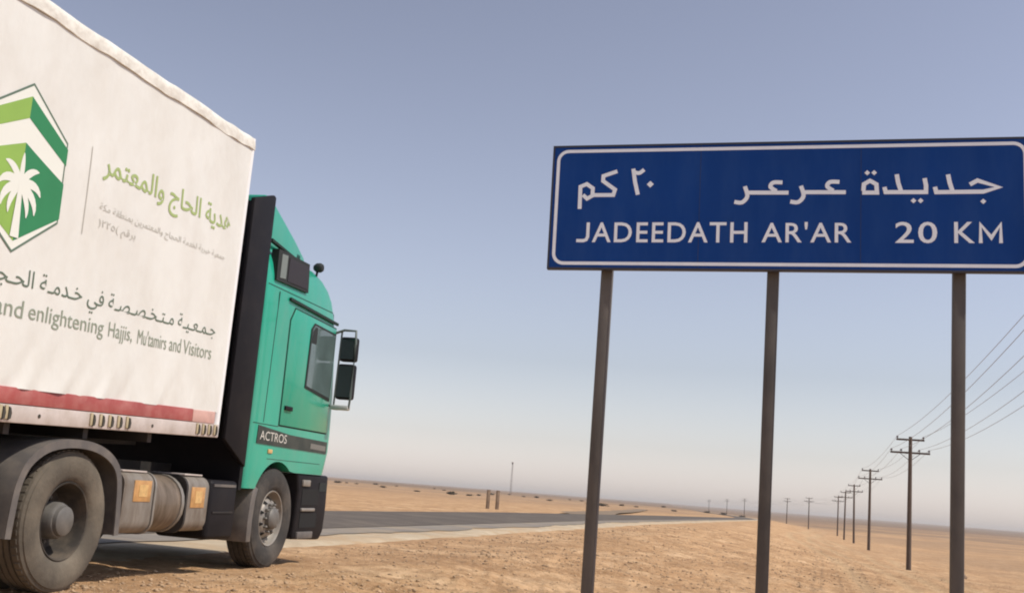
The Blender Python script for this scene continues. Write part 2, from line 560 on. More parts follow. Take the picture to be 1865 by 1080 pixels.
def strip(name, ua, ub, z, m, crown=0.0, jag=0.0, vmax=1500, seed=0):
    vs_ = np.concatenate([np.arange(-60, 120, 0.5), np.arange(120, 400, 2), np.arange(400, vmax, 8)])
    nu = 7
    verts, faces = [], []
    for i, v in enumerate(vs_):
        b_ = float(bend(v))
        j_ = jag * (float(vnoise(v / 1.7, 0.5, seed)) + 0.6 * float(vnoise(v / 0.6, 7.5, seed + 1)))
        for k in range(nu):
            q = k / (nu - 1)
            u = ua + (ub + j_ - ua) * q
            zz = z + crown * (1 - (2 * q - 1) ** 2) + float(grade(v))
            if name == 'gravel_verge' and k == nu - 1: zz -= 0.07
            x, y = xy_of(u + b_, v)
            verts.append((x, y, zz))
        if i:
            a = (i - 1) * nu
            faces += [(a + k, a + k + 1, a + nu + k + 1, a + nu + k) for k in range(nu - 1)]
    me = bpy.data.meshes.new(name)
    me.from_pydata(verts, [], faces)
    me.materials.append(m)
    me.shade_smooth()
    return tag(link(me, name), kind='structure')


strip('road', -13.1, -8.6, 0.030, M_ASPHALT, crown=0.05)
strip('paved_shoulder', -8.75, -7.6, 0.022, M_SHOULDER, jag=0.6, seed=30)
strip('gravel_verge', -7.95, -6.45, 0.010, M_VERGE, jag=1.2, seed=40)


def side_track():
    pts = [(-12.6, 66), (-14.5, 86), (-17.6, 118), (-23, 165), (-33, 250), (-40, 300)]
    verts, faces = [], []
    n = 60
    for i in range(n):
        q = i / (n - 1) * (len(pts) - 1)
        k = min(int(q), len(pts) - 2)
        f_ = q - k
        u = pts[k][0] * (1 - f_) + pts[k + 1][0] * f_
        v = pts[k][1] * (1 - f_) + pts[k + 1][1] * f_
        for e_ in (-1.1, -0.4, 0.4, 1.1):
            x, y = xy_of(u + e_, v)
            verts.append((x, y, gz(x, y) + 0.12))
        if i:
            a = (i - 1) * 4
            faces += [(a + k_, a + k_ + 1, a + 5 + k_, a + 4 + k_) for k_ in range(3)]
    me = bpy.data.meshes.new('side_track')
    me.from_pydata(verts, [], faces)
    me.materials.append(M_TRACK)
    me.shade_smooth()
    tag(link(me, 'side_track'), kind='structure')


side_track()

# ------------------------------------------------------------------ tractor unit
YAW = -R(13.0)
AX, AY = -3.07, 8.12                      # ground point under the outer face of the right rear wheel
tractor = tag(empty('tractor_unit', (AX, AY, 0.0), (0, 0, YAW)),
              'green high-roof truck tractor unit parked on the sandy verge, coupled to the white trailer', 'truck')
XS = -0.02                                # right flank of the cab; the left flank is at XL
XL = -2.46


def mirror_x(o, parent):
    """copy of a right-hand part on the left flank"""
    c = o.copy()
    c.data = o.data.copy()
    c.data.transform(Matrix.Translation((XS + XL, 0, 0)) @ Matrix.Scale(-1, 4, (1, 0, 0)))
    c.data.flip_normals()
    COL.objects.link(c)
    c.parent = parent
    return c


def cab_shell():
    secs = [  # height, front s, side inset, rear s
        (0.80, 5.02, 0.0, 2.86), (1.00, 5.03, 0.0, 2.86), (1.25, 5.04, 0.0, 2.86), (1.46, 5.03, 0.0, 2.86), (1.90, 5.00, 0.0, 2.86),
        (2.30, 4.93, 0.0, 2.86), (2.62, 4.86, 0.0, 2.86), (2.80, 4.79, 0.006, 2.86), (2.95, 4.72, 0.02, 2.86), (3.06, 4.64, 0.045, 2.86),
        (3.15, 4.53, 0.08, 2.87), (3.22, 4.38, 0.125, 2.88), (3.265, 4.20, 0.18, 2.90), (3.285, 4.0, 0.25, 2.93)]
    m = MB()
    n_c = 8
    rings = []
    for h, sf, ins, sr in secs:
        x1, x0 = XS - ins, XL + ins
        rf, rr_ = 0.23, 0.05
        sf = sf + 0.13 * min(1.0, max(0.0, (h - 0.9) / 0.4))
        ring = []
        for k in range(n_c + 1):          # right front corner
            q = math.pi / 2 * k / n_c
            ring.append((x1 - rf + rf * math.cos(q), sf - 0.05 - rf + rf * math.sin(q)))
        for k in range(1, 8):             # bowed front
            q = k / 8
            xx = (x1 - rf) * (1 - q) + (x0 + rf) * q
            ring.append((xx, sf - 0.05 + 0.06 * math.sin(math.pi * q)))
        for k in range(n_c + 1):
            q = math.pi / 2 * (1 + k / n_c)
            ring.append((x0 + rf + rf * math.cos(q), sf - 0.05 - rf + rf * math.sin(q)))
        for k in range(4):
            q = math.pi + math.pi / 2 * k / 3
            ring.append((x0 + rr_ + rr_ * math.cos(q), sr + rr_ + rr_ * math.sin(q)))
        for k in range(4):
            q = 1.5 * math.pi + math.pi / 2 * k / 3
            ring.append((x1 - rr_ + rr_ * math.cos(q), sr + rr_ + rr_ * math.sin(q)))
        rings.append([(a, b, h) for a, b in ring])
    n = len(rings[0])
    vs_, fs = [p for r_ in rings for p in r_], []
    for i in range(len(rings) - 1):
        fs += [(i * n + k, i * n + (k + 1) % n, (i + 1) * n + (k + 1) % n, (i + 1) * n + k) for k in range(n)]
    fs.append(tuple(range(n))[::-1])
    fs.append(tuple((len(rings) - 1) * n + k for k in range(n)))
    m.add(vs_, fs)
    o = m.build('cab_body', MATS['paint_green'], tractor)
    # wheel arch and open space behind the bumper
    arc = [(3.6 + 0.575 * math.cos(q), 0.51 + 0.575 * math.sin(q)) for q in np.linspace(R(150), R(58), 16)]
    poly = [(3.10, 0.3)] + arc + [(4.02, 0.985), (5.6, 0.985), (5.6, 0.3)]
    cut = MB().prism(poly[::-1], -3.0, 0.5).build('cutter', MATS['seam'], tractor)
    bpy.context.view_layer.update()
    bmod = o.modifiers.new('cut', 'BOOLEAN')
    bmod.operation, bmod.object, bmod.solver = 'DIFFERENCE', cut, 'EXACT'
    dg = bpy.context.evaluated_depsgraph_get()
    me = bpy.data.meshes.new_from_object(o.evaluated_get(dg))
    o.modifiers.clear()
    o.data = me
    bpy.data.objects.remove(cut)
    while len(me.materials) > 1: me.materials.pop()
    for p in me.polygons: p.material_index = 0
    me.shade_smooth()
    me.set_sharp_from_angle(angle=R(32))
    return o


cab = cab_shell()


def flank(name, poly, m, parent=tractor, off=0.0, th=0.006, both=True, bevel=0, sub=None):
    o = MB().prism(poly, XS + off - 0.001, XS + off + th).build(name, MATS[m], parent, bevel=bevel)
    if both:
        mirror_x(o, parent)
    return o


def rect(a0, a1, b0, b1): return [(a0, b0), (a1, b0), (a1, b1), (a0, b1)]


# roof spoiler wedge above the cab roof
sp = MB()
prof = [(2.88, 3.24), (4.04, 3.24), (3.97, 3.33), (3.70, 3.46), (3.40, 3.585), (3.12, 3.70), (2.98, 3.745), (2.88, 3.75)]
sp.prism(prof, XS - 0.13, XL + 0.13)
spoiler = sp.build('roof_spoiler', MATS['paint_green'], tractor, bevel=0.035, segs=3)
flank('roof_seam', [(2.88, 3.262), (3.45, 3.205), (3.45, 3.228), (2.88, 3.288)], 'seam', off=-0.05, th=0.042, both=True)

# black side extender closing the gap to the trailer
ext_poly = [(2.36, 1.24), (2.845, 1.00), (2.845, 3.70), (2.80, 3.715), (2.38, 3.575)]
ext = MB().prism(ext_poly, XS - 0.05, XS - 0.004).build('side_extender', MATS['black_plastic'], tractor, bevel=0.01)
mirror_x(ext, tractor)
MB().box(XL + 0.02, XS - 0.03, 2.80, 2.872, 0.78, 3.66).build('cab_rear_wall', MATS['black_plastic'], tractor)

# upper side window, two dark panes in a seal
uw = flank('upper_window', [(3.03, 2.895), (3.86, 2.915), (3.82, 3.225), (3.02, 3.215)], 'rubber_seal', off=-0.07, th=0.079)
for nm_, a0, a1, mm in (('pane', 3.10, 3.24, 'curtain_inner'), ('pane', 3.29, 3.81, 'dark_pane')):
    MB().prism([(a0, 2.93), (a1, 2.945), (a1, 3.19), (a0, 3.18)], XS + 0.003, XS + 0.014).build(nm_, MATS[mm], uw)
# rain gutter over the door
flank('rain_gutter', [(3.42, 2.755), (4.80, 2.705), (4.80, 2.735), (3.42, 2.785)], 'seam', th=0.022)
# door skin, its seams, window, handle
DOOR = [(3.50, 1.46), (4.80, 1.46), (4.80, 2.10), (4.785, 2.66), (3.60, 2.69), (3.50, 2.55)]
flank('door_seam', [(3.485, 1.445), (4.815, 1.445), (4.815, 2.1), (4.80, 2.676), (3.593, 2.706), (3.485, 2.56)], 'seam', th=0.0015)
door = flank('door', DOOR, 'paint_green', off=0.002, th=0.010, bevel=0.004)
for side in (0, 1):
    d_ = door if side == 0 else [c for c in tractor.children if c.name.startswith('door.')][0]
    fr = MB().prism([(4.02, 1.90), (4.76, 1.82), (4.765, 2.60), (4.12, 2.625), (4.04, 2.55)], XS + 0.006, XS + 0.020).build('window_frame', MATS['rubber_seal'], d_)
    gl = MB().prism([(4.05, 1.925), (4.735, 1.855), (4.74, 2.575), (4.13, 2.60), (4.07, 2.535)], XS + 0.018, XS + 0.0235).build('window_pane', MATS['side_glass'], d_)
    vent = MB().prism([(4.07, 2.40), (4.20, 2.40), (4.20, 2.585), (4.14, 2.587), (4.08, 2.53)], XS + 0.023, XS + 0.026).build('window_shade', MATS['rubber_seal'], d_)
    hd = MB().box(XS + 0.010, XS + 0.035, 3.56, 3.74, 1.62, 1.665).build('handle', MATS['black_plastic'], d_, bevel=0.006)
    if side:
        for o in (fr, gl, vent, hd):
            o.data.transform(Matrix.Translation((XS + XL, 0, 0)) @ Matrix.Scale(-1, 4, (1, 0, 0)))
            o.data.flip_normals()
# shade of a crease, drawn as a dark line down the cab's rear quarter
flank('crease_shade_line', [(3.12, 1.46), (3.135, 1.46), (3.18, 2.80), (3.165, 2.80)], 'seam', th=0.001)
flank('panel_gap', [(2.90, 1.437), (3.485, 1.437), (3.485, 1.445), (2.90, 1.445)], 'seam', th=0.001)
flank('panel_gap', [(3.30, 1.10), (4.72, 1.10), (4.72, 1.106), (3.30, 1.106)], 'seam', th=0.001)
flank('panel_gap', [(2.90, 2.83), (4.66, 2.83), (4.66, 2.837), (2.90, 2.837)], 'seam', off=-0.008, th=0.002)
flank('side_repeater', [(3.30, 1.16), (3.40, 1.16), (3.40, 1.20), (3.30, 1.20)], 'orange_label_core', th=0.012, bevel=0.004)
# dark stripe with lettering
stripe = flank('stripe', [(3.01, 1.245), (4.86, 1.225), (4.86, 1.36), (3.80, 1.375), (3.02, 1.425)], 'stripe_black', off=0.001, th=0.007)
MB().prism([(4.38, 1.262), (4.82, 1.255), (4.82, 1.312), (4.38, 1.322)], XS + 0.008, XS + 0.0095).build('badge', MATS['badge_grey'], stripe)


# ---- lettering
def text_mesh(body, bold=0.0, space=1.0):
    c = bpy.data.curves.new('text', 'FONT')
    c.body = body
    c.offset = bold
    c.space_character = space
    c.resolution_u = 4
    o = bpy.data.objects.new('text', c)
    COL.objects.link(o)
    dg = bpy.context.evaluated_depsgraph_get()
    me = bpy.data.meshes.new_from_object(o.evaluated_get(dg))
    bpy.data.objects.remove(o)
    co = np.zeros(len(me.vertices) * 3)
    me.vertices.foreach_get('co', co)
    co = co.reshape(-1, 3)
    return me, co


def lettering(body, m, parent, a0, a1, b0, b1, place, bold=0.0, space=1.0, name='lettering', split=False):
    """text scaled into the box a0..a1 by b0..b1; place(a, b) -> local point"""
    me, co = text_mesh(body, bold, space)
    lo, hi = co.min(0), co.max(0)
    a = a0 + (co[:, 0] - lo[0]) / (hi[0] - lo[0]) * (a1 - a0)
    b = b0 + (co[:, 1] - lo[1]) / (hi[1] - lo[1]) * (b1 - b0)
    new = np.array([place(p, q) for p, q in zip(a, b)])
    me.vertices.foreach_set('co', new.ravel())
    me.update()
    me.materials.clear()
    me.materials.append(MATS[m])
    if not split:
        o = link(me, 'lettering', parent)
        o['kind'] = 'stuff'
        return o
    # every separate character (or joined group of characters) becomes a part of its own
    bm = bmesh.new()
    bm.from_mesh(me)
    bmesh.ops.remove_doubles(bm, verts=bm.verts, dist=1e-6)
    seen = set()
    bm.verts.ensure_lookup_table()
    for v0 in bm.verts:
        if v0 in seen: continue
        comp, todo = [], [v0]
        seen.add(v0)
        while todo:
            v = todo.pop(); comp.append(v)
            for e in v.link_edges:
                o2 = e.other_vert(v)
                if o2 not in seen:
                    seen.add(o2); todo.append(o2)
        idx = {v: i for i, v in enumerate(comp)}
        fs = {f for v in comp for f in v.link_faces}
        if not fs: continue
        pm = bpy.data.meshes.new(name)
        pm.from_pydata([tuple(v.co) for v in comp], [], [[idx[v] for v in f.verts] for f in fs])
        pm.materials.append(MATS[m])
        link(pm, name, parent)
    bm.free()


FORMS = {'ا': 'FE8D FE8E', 'ب': 'FE8F FE90 FE91 FE92', 'ة': 'FE93 FE94', 'ت': 'FE95 FE96 FE97 FE98', 'ج': 'FE9D FE9E FE9F FEA0', 'ح': 'FEA1 FEA2 FEA3 FEA4',
         'خ': 'FEA5 FEA6 FEA7 FEA8', 'د': 'FEA9 FEAA', 'ر': 'FEAD FEAE', 'ص': 'FEB9 FEBA FEBB FEBC', 'ض': 'FEBD FEBE FEBF FEC0', 'ع': 'FEC9 FECA FECB FECC', 'ف': 'FED1 FED2 FED3 FED4', 'ق': 'FED5 FED6 FED7 FED8',
         'ك': 'FED9 FEDA FEDB FEDC', 'ل': 'FEDD FEDE FEDF FEE0', 'م': 'FEE1 FEE2 FEE3 FEE4', 'ن': 'FEE5 FEE6 FEE7 FEE8', 'ه': 'FEE9 FEEA FEEB FEEC', 'و': 'FEED FEEE', 'ي': 'FEF1 FEF2 FEF3 FEF4', 'ط': 'FEC1 FEC2 FEC3 FEC4', 'ـ': '0640 0640 0640 0640'}


def arabic(s):
    out = []
    for wd in s.split(' '):
        w_ = []
        for i, ch in enumerate(wd):
            if ch not in FORMS:
                w_.append(ch); continue
            f_ = [chr(int(h, 16)) for h in FORMS[ch].split()]
            pj = i > 0 and wd[i - 1] in FORMS and len(FORMS[wd[i - 1]].split()) == 4
            nj = len(f_) == 4 and i + 1 < len(wd) and wd[i + 1] in FORMS
            w_.append(f_[3] if pj and nj else f_[1] if pj else f_[2] if nj else f_[0])
        out.append(''.join(w_)[::-1])
    return ' '.join(out[::-1])


lettering('ACTROS', 'badge_white', stripe, 3.07, 3.72, 1.285, 1.375, lambda a, b: (XS + 0.0105, a, b - (a - 3.07) * 0.012))

# bumper, steps, front end
bump = MB()
bump.prism([(4.20, 0.28), (4.97, 0.26), (5.06, 0.36), (5.08, 0.62), (5.06, 0.983), (4.16, 0.983), (4.24, 0.80)], XL + 0.03, XS - 0.01)
bumper = bump.build('bumper', MATS['black_plastic'], tractor, bevel=0.03, segs=3)
for h0, h1, a0, a1, mm in ((0.85, 0.92, 4.30, 4.50, 'rim_silver'), (0.58, 0.615, 4.33, 4.70, 'rim_silver'), (0.285, 0.36, 4.27, 4.70, 'fender_grey')):
    st = MB().box(XS - 0.03, XS + 0.012, a0, a1, h0, h1).build('step', MATS[mm], bumper, bevel=0.008)
for h0, h1 in ((0.645, 0.82), (0.40, 0.56)):
    MB().box(XS - 0.03, XS - 0.006, 4.33, 4.80, h0, h1).build('step_well_shade', MATS['hole_shade'], bumper)  # black plates on the bumper side, painted for the shade of hollow steps
for x_ in (XS - 0.42, XL + 0.08):
    MB().box(x_, x_ + 0.34, 5.05, 5.09, 0.50, 0.70).build('headlight', MATS['lamp_lens'], bumper, bevel=0.01)
flank('corner_lamp', [(4.80, 0.80), (5.02, 0.80), (5.03, 0.90), (4.80, 0.90)], 'rubber_seal', off=-0.012, th=0.008)
MB().prism([(5.165, 1.55), (5.192, 1.56), (5.085, 2.58), (5.06, 2.58)], XL + 0.30, XS - 0.30).build('windscreen', MATS['glass'], tractor)
MB().box(XL + 0.35, XS - 0.35, 5.16, 5.205, 1.06, 1.46).build('grille', MATS['black_plastic'], tractor, bevel=0.02)
# sun visor bar at the front edge of the roof
MB().prism([(4.93, 2.66), (4.99, 2.64), (4.93, 2.86), (4.87, 2.88)], XL + 0.16, XS - 0.10).build('sun_visor', MATS['black_plastic'], tractor, bevel=0.01)
# roof lamps and horn
for s_, h_, x_ in ((4.28, 3.19, XS - 0.10), (4.28, 3.19, XL + 0.10)):
    lm = MB().tube([(x_, s_, h_), (x_, s_ + 0.02, h_ + 0.085)], 0.014, 8).build('lamp_stalk', MATS['black_plastic'], tractor)
    MB().lathe([(0.0, -0.05), (0.03, -0.05), (0.052, -0.02), (0.055, 0.03), (0.04, 0.055), (0.0, 0.06)], s_ + 0.03, h_ + 0.10, 14, x_).build('lamp', MATS['rubber_seal'], lm, smooth=50)
for s_, h_, x_ in ((3.80, 3.25, XS - 0.17), (3.80, 3.25, XL + 0.17)):
    MB().box(x_ - 0.04, x_ + 0.04, s_ - 0.05, s_ + 0.07, h_, h_ + 0.09).build('marker_lamp', MATS['rubber_seal'], tractor, bevel=0.015)

# mirrors
def mirror(sign):
    fx = (lambda x: x) if sign > 0 else (lambda x: XS + XL - x)
    br = MB()
    x0, xo = XS - 0.03, XS + 0.25
    path = [(fx(x0), 4.76, 2.60), (fx(XS + 0.10), 4.80, 2.66), (fx(xo), 4.79, 2.655), (fx(xo + 0.01), 4.79, 2.5), (fx(xo + 0.01), 4.79, 1.9), (fx(xo), 4.79, 1.765), (fx(XS + 0.10), 4.80, 1.745), (fx(x0), 4.78, 1.80)]
    br.tube(path, 0.015, 8)
    br.tube([(fx(XS + 0.075), 4.80, 2.655), (fx(XS + 0.06), 4.80, 1.745)], 0.012, 8)
    b = br.build('mirror_arm', MATS['mirror_arm'], tractor, smooth=50)
    xa, xb = sorted((fx(XS + 0.03), fx(XS + 0.25)))
    MB().box(xa, xb, 4.76, 4.86, 1.735, 1.79).build('arm_cover', MATS['mirror_grey'], b, bevel=0.018)
    for z0, z1 in ((2.30, 2.585), (1.86, 2.27)):
        xa, xb = sorted((fx(XS + 0.060), fx(XS + 0.262)))
        MB().box(xa, xb, 4.80, 4.92, z0, z1).build('mirror_housing', MATS['black_plastic'], b, bevel=0.03, segs=3)
        MB().box(xa + 0.02, xb - 0.02, 4.790, 4.802, z0 + 0.025, z1 - 0.025).build('mirror_glass', MATS['glass'], b)


mirror(1)
mirror(-1)

# ---- wheels
TYRE = [(0.283, -0.045), (0.300, -0.022), (0.335, -0.008), (0.40, 0.0), (0.445, -0.006), (0.475, -0.018), (0.478, -0.026), (0.500, -0.036), (0.510, -0.060),
        (0.510, -0.098), (0.497, -0.100), (0.497, -0.112), (0.510, -0.114), (0.510, -0.150), (0.497, -0.152), (0.497, -0.164), (0.510, -0.166), (0.510, -0.204), (0.497, -0.206), (0.497, -0.218), (0.510, -0.220),
        (0.510, -0.255), (0.500, -0.278), (0.46, -0.300), (0.40, -0.31), (0.30, -0.29), (0.283, -0.27)]
RIM_R = [(0.286, -0.040), (0.280, -0.030), (0.270, -0.034), (0.262, -0.060), (0.250, -0.180), (0.235, -0.225), (0.19, -0.24), (0.0, -0.24)]
HUB_R = [(0.135, -0.24), (0.132, -0.085), (0.120, -0.060), (0.112, -0.058), (0.105, -0.030), (0.085, -0.018), (0.0, -0.016)]
RIM_F = [(0.286, -0.040), (0.280, -0.028), (0.270, -0.030), (0.262, -0.050), (0.252, -0.100), (0.236, -0.118), (0.215, -0.105), (0.185, -0.055), (0.165, -0.045), (0.0, -0.045)]
HUB_F = [(0.115, -0.045), (0.112, 0.0), (0.09, 0.022), (0.06, 0.03), (0.0, 0.032)]


def wheel(parent, s, h, x, out, kind='rear', detail=True):
    """x = outer sidewall plane, out = +1 faces right, -1 faces left"""
    root = empty('wheel', (x, s, h), (0, 0, 0 if out > 0 else math.pi))
    root.parent = parent
    n = 48 if detail else 24
    MB().lathe(TYRE, 0, 0, n).build('tyre', MATS['tyre_front' if kind == 'front' else 'tyre_rear'], root, smooth=35)
    if detail:
        lg = MB()
        for k in range(54):
            q0, q1 = 2 * math.pi * k / 54, 2 * math.pi * (k + 0.58) / 54
            vs_ = []
            for xx, ra, rb in ((-0.050, 0.498, 0.5135), (-0.092, 0.502, 0.5150)):
                for q in (q0, q1):
                    for r_ in (ra, rb): vs_.append((xx, r_ * math.cos(q), r_ * math.sin(q)))
            lg.add(vs_, [(0, 1, 3, 2), (4, 6, 7, 5), (1, 5, 7, 3), (0, 4, 5, 1), (2, 3, 7, 6)])
        lg.build('tread_blocks', MATS['tyre_front' if kind == 'front' else 'tyre_rear'], root)['kind'] = 'stuff'
    MB().lathe(RIM_F if kind == 'front' else RIM_R, 0, 0, n).build('rim', MATS['rim_silver' if kind == 'front' else 'rim_dusty'], root, smooth=45)
    if detail:
        MB().lathe(HUB_F if kind == 'front' else HUB_R, 0, 0, 28).build('hub', MATS['hub_metal'], root, smooth=40)
        rn, xn = (0.142, -0.046) if kind == 'front' else (0.168, -0.24)
        m = MB()
        for k in range(10):
            q = 2 * math.pi * k / 10
            m.lathe([(0.016, 0.0), (0.016, 0.03), (0.009, 0.04), (0.0, 0.04)], rn * math.cos(q), rn * math.sin(q), 6, xn)
        m.build('wheel_nuts', MATS['hub_metal'], root)['kind'] = 'stuff'
        if kind == 'front':
            m = MB()
            for k in range(10):
                q = 2 * math.pi * (k + .5) / 10
                cy, cz = 0.203 * math.cos(q), 0.203 * math.sin(q)
                pts = []
                for j in range(10):
                    g = 2 * math.pi * j / 10
                    a, b = 0.026 * math.cos(g), 0.019 * math.sin(g)
                    pts.append((-0.076 - a * 1.55 * 1.0, cy + a * math.cos(q) - b * math.sin(q), cz + a * math.sin(q) + b * math.cos(q)))
                m.add([(p[0] + 0.0 + (0.012 if False else 0.006), p[1], p[2]) for p in pts], [tuple(range(10))])
            m.build('hand_hole_shade', MATS['hole_shade'], root)['kind'] = 'stuff'  # flat black ovals on the rim, painted for the dark inside its holes
    return root


wheel(tractor, 3.65, 0.505, XS - 0.01, 1, 'front')
wheel(tractor, 3.65, 0.505, XL + 0.01, -1, 'front')
wheel(tractor, 0.085, 0.505, XS, 1, 'rear')
wheel(tractor, 0.085, 0.505, XS - 0.67, -1, 'rear')
wheel(tractor, 0.085, 0.505, XL, -1, 'rear')
wheel(tractor, 0.085, 0.505, XL + 0.67, 1, 'rear')

# ---- mudguards
def guard(path, x0, x1, th):
    """sheet bent along a path of (s,h), from x0 to x1, with thickness and a rolled outer lip"""
    m = MB()
    inner = []
    for i, (a, b) in enumerate(path):
        p0, p1 = path[max(i - 1, 0)], path[min(i + 1, len(path) - 1)]
        t_ = Vector((p1[0] - p0[0], p1[1] - p0[1])).normalized()
        inner.append((a + t_.y * th, b - t_.x * th))
    n = len(path)
    vs_ = [(x0, a, b) for a, b in path] + [(x1, a, b) for a, b in path] + [(x0, a, b) for a, b in inner] + [(x1, a, b) for a, b in inner]
    fs = []
    for i in range(n - 1):
        fs += [(i, i + 1, n + i + 1, n + i), (2 * n + i, 3 * n + i, 3 * n + i + 1, 2 * n + i + 1), (i, 2 * n + i, 2 * n + i + 1, i + 1), (n + i, n + i + 1, 3 * n + i + 1, 3 * n + i)]
    fs += [(0, n, 3 * n, 2 * n), (n - 1, 3 * n - 1, 4 * n - 1, 2 * n - 1)]
    return m.add(vs_, fs)


arcp = [(-0.64, 0.40), (-0.63, 0.58), (-0.605, 0.76), (-0.52, 0.92), (-0.34, 1.035), (-0.11, 1.085), (0.15, 1.09), (0.38, 1.05), (0.56, 0.965), (0.655, 0.84), (0.695, 0.62), (0.715, 0.40)]
fine_p = []
for i in range(len(arcp) - 1):
    for k in range(4):
        f_ = k / 4
        p_1, p0_, p1_, p2_ = arcp[max(i - 1, 0)], arcp[i], arcp[i + 1], arcp[min(i + 2, len(arcp) - 1)]
        fine_p.append(tuple(0.5 * (2 * p0_[j] + (p1_[j] - p_1[j]) * f_ + (2 * p_1[j] - 5 * p0_[j] + 4 * p1_[j] - p2_[j]) * f_ ** 2 + (3 * p0_[j] - p_1[j] - 3 * p1_[j] + p2_[j]) * f_ ** 3) for j in (0, 1)))
fine_p.append(arcp[-1])
for x0, x1 in ((XS - 0.64, XS + 0.015), (XL - 0.015, XL + 0.64)):
    fd = guard(fine_p, x0, x1, 0.030).build('mudguard', MATS['fender_grey'], tractor, smooth=40)
    xe = (x1, x1 + 0.014) if x0 > -1 else (x0 - 0.014, x0)
    guard([(a * 1.0, b) for a, b in fine_p], xe[0], xe[1], 0.062).build('lip', MATS['fender_grey'], fd, smooth=40)
    MB().box(x0 + 0.03, x1 - 0.03, -0.82, -0.78, 0.50, 0.95).build('mud_flap', MATS['flap_green'], fd, bevel=0.006)
fp = [(3.05, 0.28), (3.04, 0.5), (3.06, 0.7), (3.10, 0.83)]
for x0, x1 in ((XS - 0.36, XS - 0.002), (XL + 0.002, XL + 0.36)):
    guard(fp, x0, x1, 0.10).build('front_mudguard', MATS['fender_grey'], tractor, bevel=0.008)

# ---- chassis, tanks
for x_ in (-0.86, -1.70):
    MB().box(x_, x_ + 0.08, -1.25, 4.6, 0.72, 0.98).build('chassis_rail', MATS['chassis'], tractor)
for s_ in (-1.1, 1.0, 2.6, 4.2):
    MB().box(-1.62, -0.86, s_, s_ + 0.1, 0.76, 0.94).build('cross_member', MATS['chassis'], tractor)
MB().box(-1.75, -0.73, -0.42, 0.45, 0.99, 1.11).build('fifth_wheel', MATS['chassis'], tractor, bevel=0.02)
for s_ in (0.085, 3.65):
    ax_ = MB()
    ax_.tube([(XS - 0.2, s_, 0.505), (XL + 0.2, s_, 0.505)], 0.07, 12)
    if s_ < 1.0: ax_.lathe([(0.0, 0.2), (0.15, 0.17), (0.2, 0.0), (0.15, -0.17), (0.0, -0.2)], s_, 0.5, 16, -1.24)
    ax_.build('axle', MATS['chassis'], tractor, smooth=50)


def rounded_tank(name, m, s0, s1, h0, h1, x0, x1, rad, parent=tractor):
    poly = []
    for cx, cz, q0 in ((x1 - rad, h1 - rad, 0), (x0 + 0.05, h1 - 0.05, 90), (x0 + 0.05, h0 + 0.05, 180), (x1 - rad, h0 + rad, 270)):
        rr_ = rad if q0 in (0, 270) else 0.05
        for k in range(7):
            q = R(q0 + 90 * k / 6)
            poly.append((cx + rr_ * math.cos(q), cz + rr_ * math.sin(q)))
    n = len(poly)
    vs_ = [(a, s0, b) for a, b in poly] + [(a, s1, b) for a, b in poly]
    fs = [tuple(range(n)), tuple(range(n, 2 * n))[::-1]] + [(i, n + i, n + (i + 1) % n, (i + 1) % n) for i in range(n)]
    return MB().add(vs_, fs).build(name, MATS[m], parent, smooth=35)


t1 = rounded_tank('side_locker', 'tank_metal', 0.755, 1.20, 0.40, 0.885, XS - 0.62, XS + 0.00, 0.10)
t2 = rounded_tank('air_tank', 'tank_brown', 1.235, 1.72, 0.395, 0.875, XS - 0.60, XS + 0.01, 0.23)
t3 = rounded_tank('fuel_tank', 'tank_metal', 1.78, 2.16, 0.40, 0.88, XS - 0.62, XS + 0.00, 0.10)
rounded_tank('strap', 'strap_metal', 1.205, 1.232, 0.385, 0.895, XS - 0.63, XS + 0.012, 0.12, t1)
rounded_tank('strap', 'strap_metal', 1.655, 1.70, 0.385, 0.885, XS - 0.61, XS + 0.022, 0.235, t2)
rounded_tank('strap', 'chassis', 1.735, 1.765, 0.385, 0.89, XS - 0.63, XS + 0.012, 0.12, t3)
for par, a0, a1, b0, b1 in ((t1, 0.90, 1.16, 0.655, 0.825), (t3, 1.84, 2.09, 0.61, 0.79)):
    lb = MB().box(XS - 0.002, XS + 0.005, a0, a1, b0, b1).build('reflector', MATS['orange_label'], par, bevel=0.003)
    MB().box(XS + 0.004, XS + 0.008, a0 + 0.07, a1 - 0.06, b0 + 0.04, b1 - 0.035).build('reflector_core', MATS['orange_label_core'], par)
for par, a0, a1 in ((t1, 0.80, 1.17), (t3, 1.80, 2.12)):
    MB().box(XS - 0.40, XS - 0.06, a0, a1, 0.886, 0.900).build('lid', MATS['rail_grey'], par, bevel=0.004)
bb = MB().box(XS - 0.55, XS - 0.03, 2.26, 2.80, 0.32, 0.86).build('battery_box', MATS['black_plastic'], tractor, bevel=0.04, segs=3)
MB().box(XS - 0.03, XS - 0.02, 2.32, 2.72, 0.56, 0.575).build('strap', MATS['chassis'], bb)
MB().box(XS - 0.035, XS - 0.022, 2.30, 2.74, 0.80, 0.825).build('lid_edge', MATS['fender_grey'], bb)
MB().tube([(XS - 0.1, 2.20, 0.45), (XS - 0.06, 2.22, 0.46)], 0.05, 12).build('filler_cap', MATS['strap_metal'], t3)
# air lines between cab and trailer
for k in range(3):
    x_ = -1.05 - 0.14 * k
    MB().tube([(x_, 2.80, 1.75), (x_, 2.70, 1.35), (x_ - .02, 2.55, 1.22), (x_, 2.42, 1.35), (x_, 2.25, 1.75)], 0.018, 8).build('air_hose', MATS['lamp_red' if k == 1 else 'black_plastic'], tractor, smooth=60)

# ------------------------------------------------------------------ trailer
TP = R(1.7)
trailer = tag(empty('curtain_trailer', (AX, AY, 0.0), (TP, 0, YAW)),
              'white curtain-sided semi-trailer with green palm logo and red lower band behind the green truck', 'trailer')
S0, S1 = -11.30, 2.20
H0, H1 = 1.175, 4.035
WID = 2.50


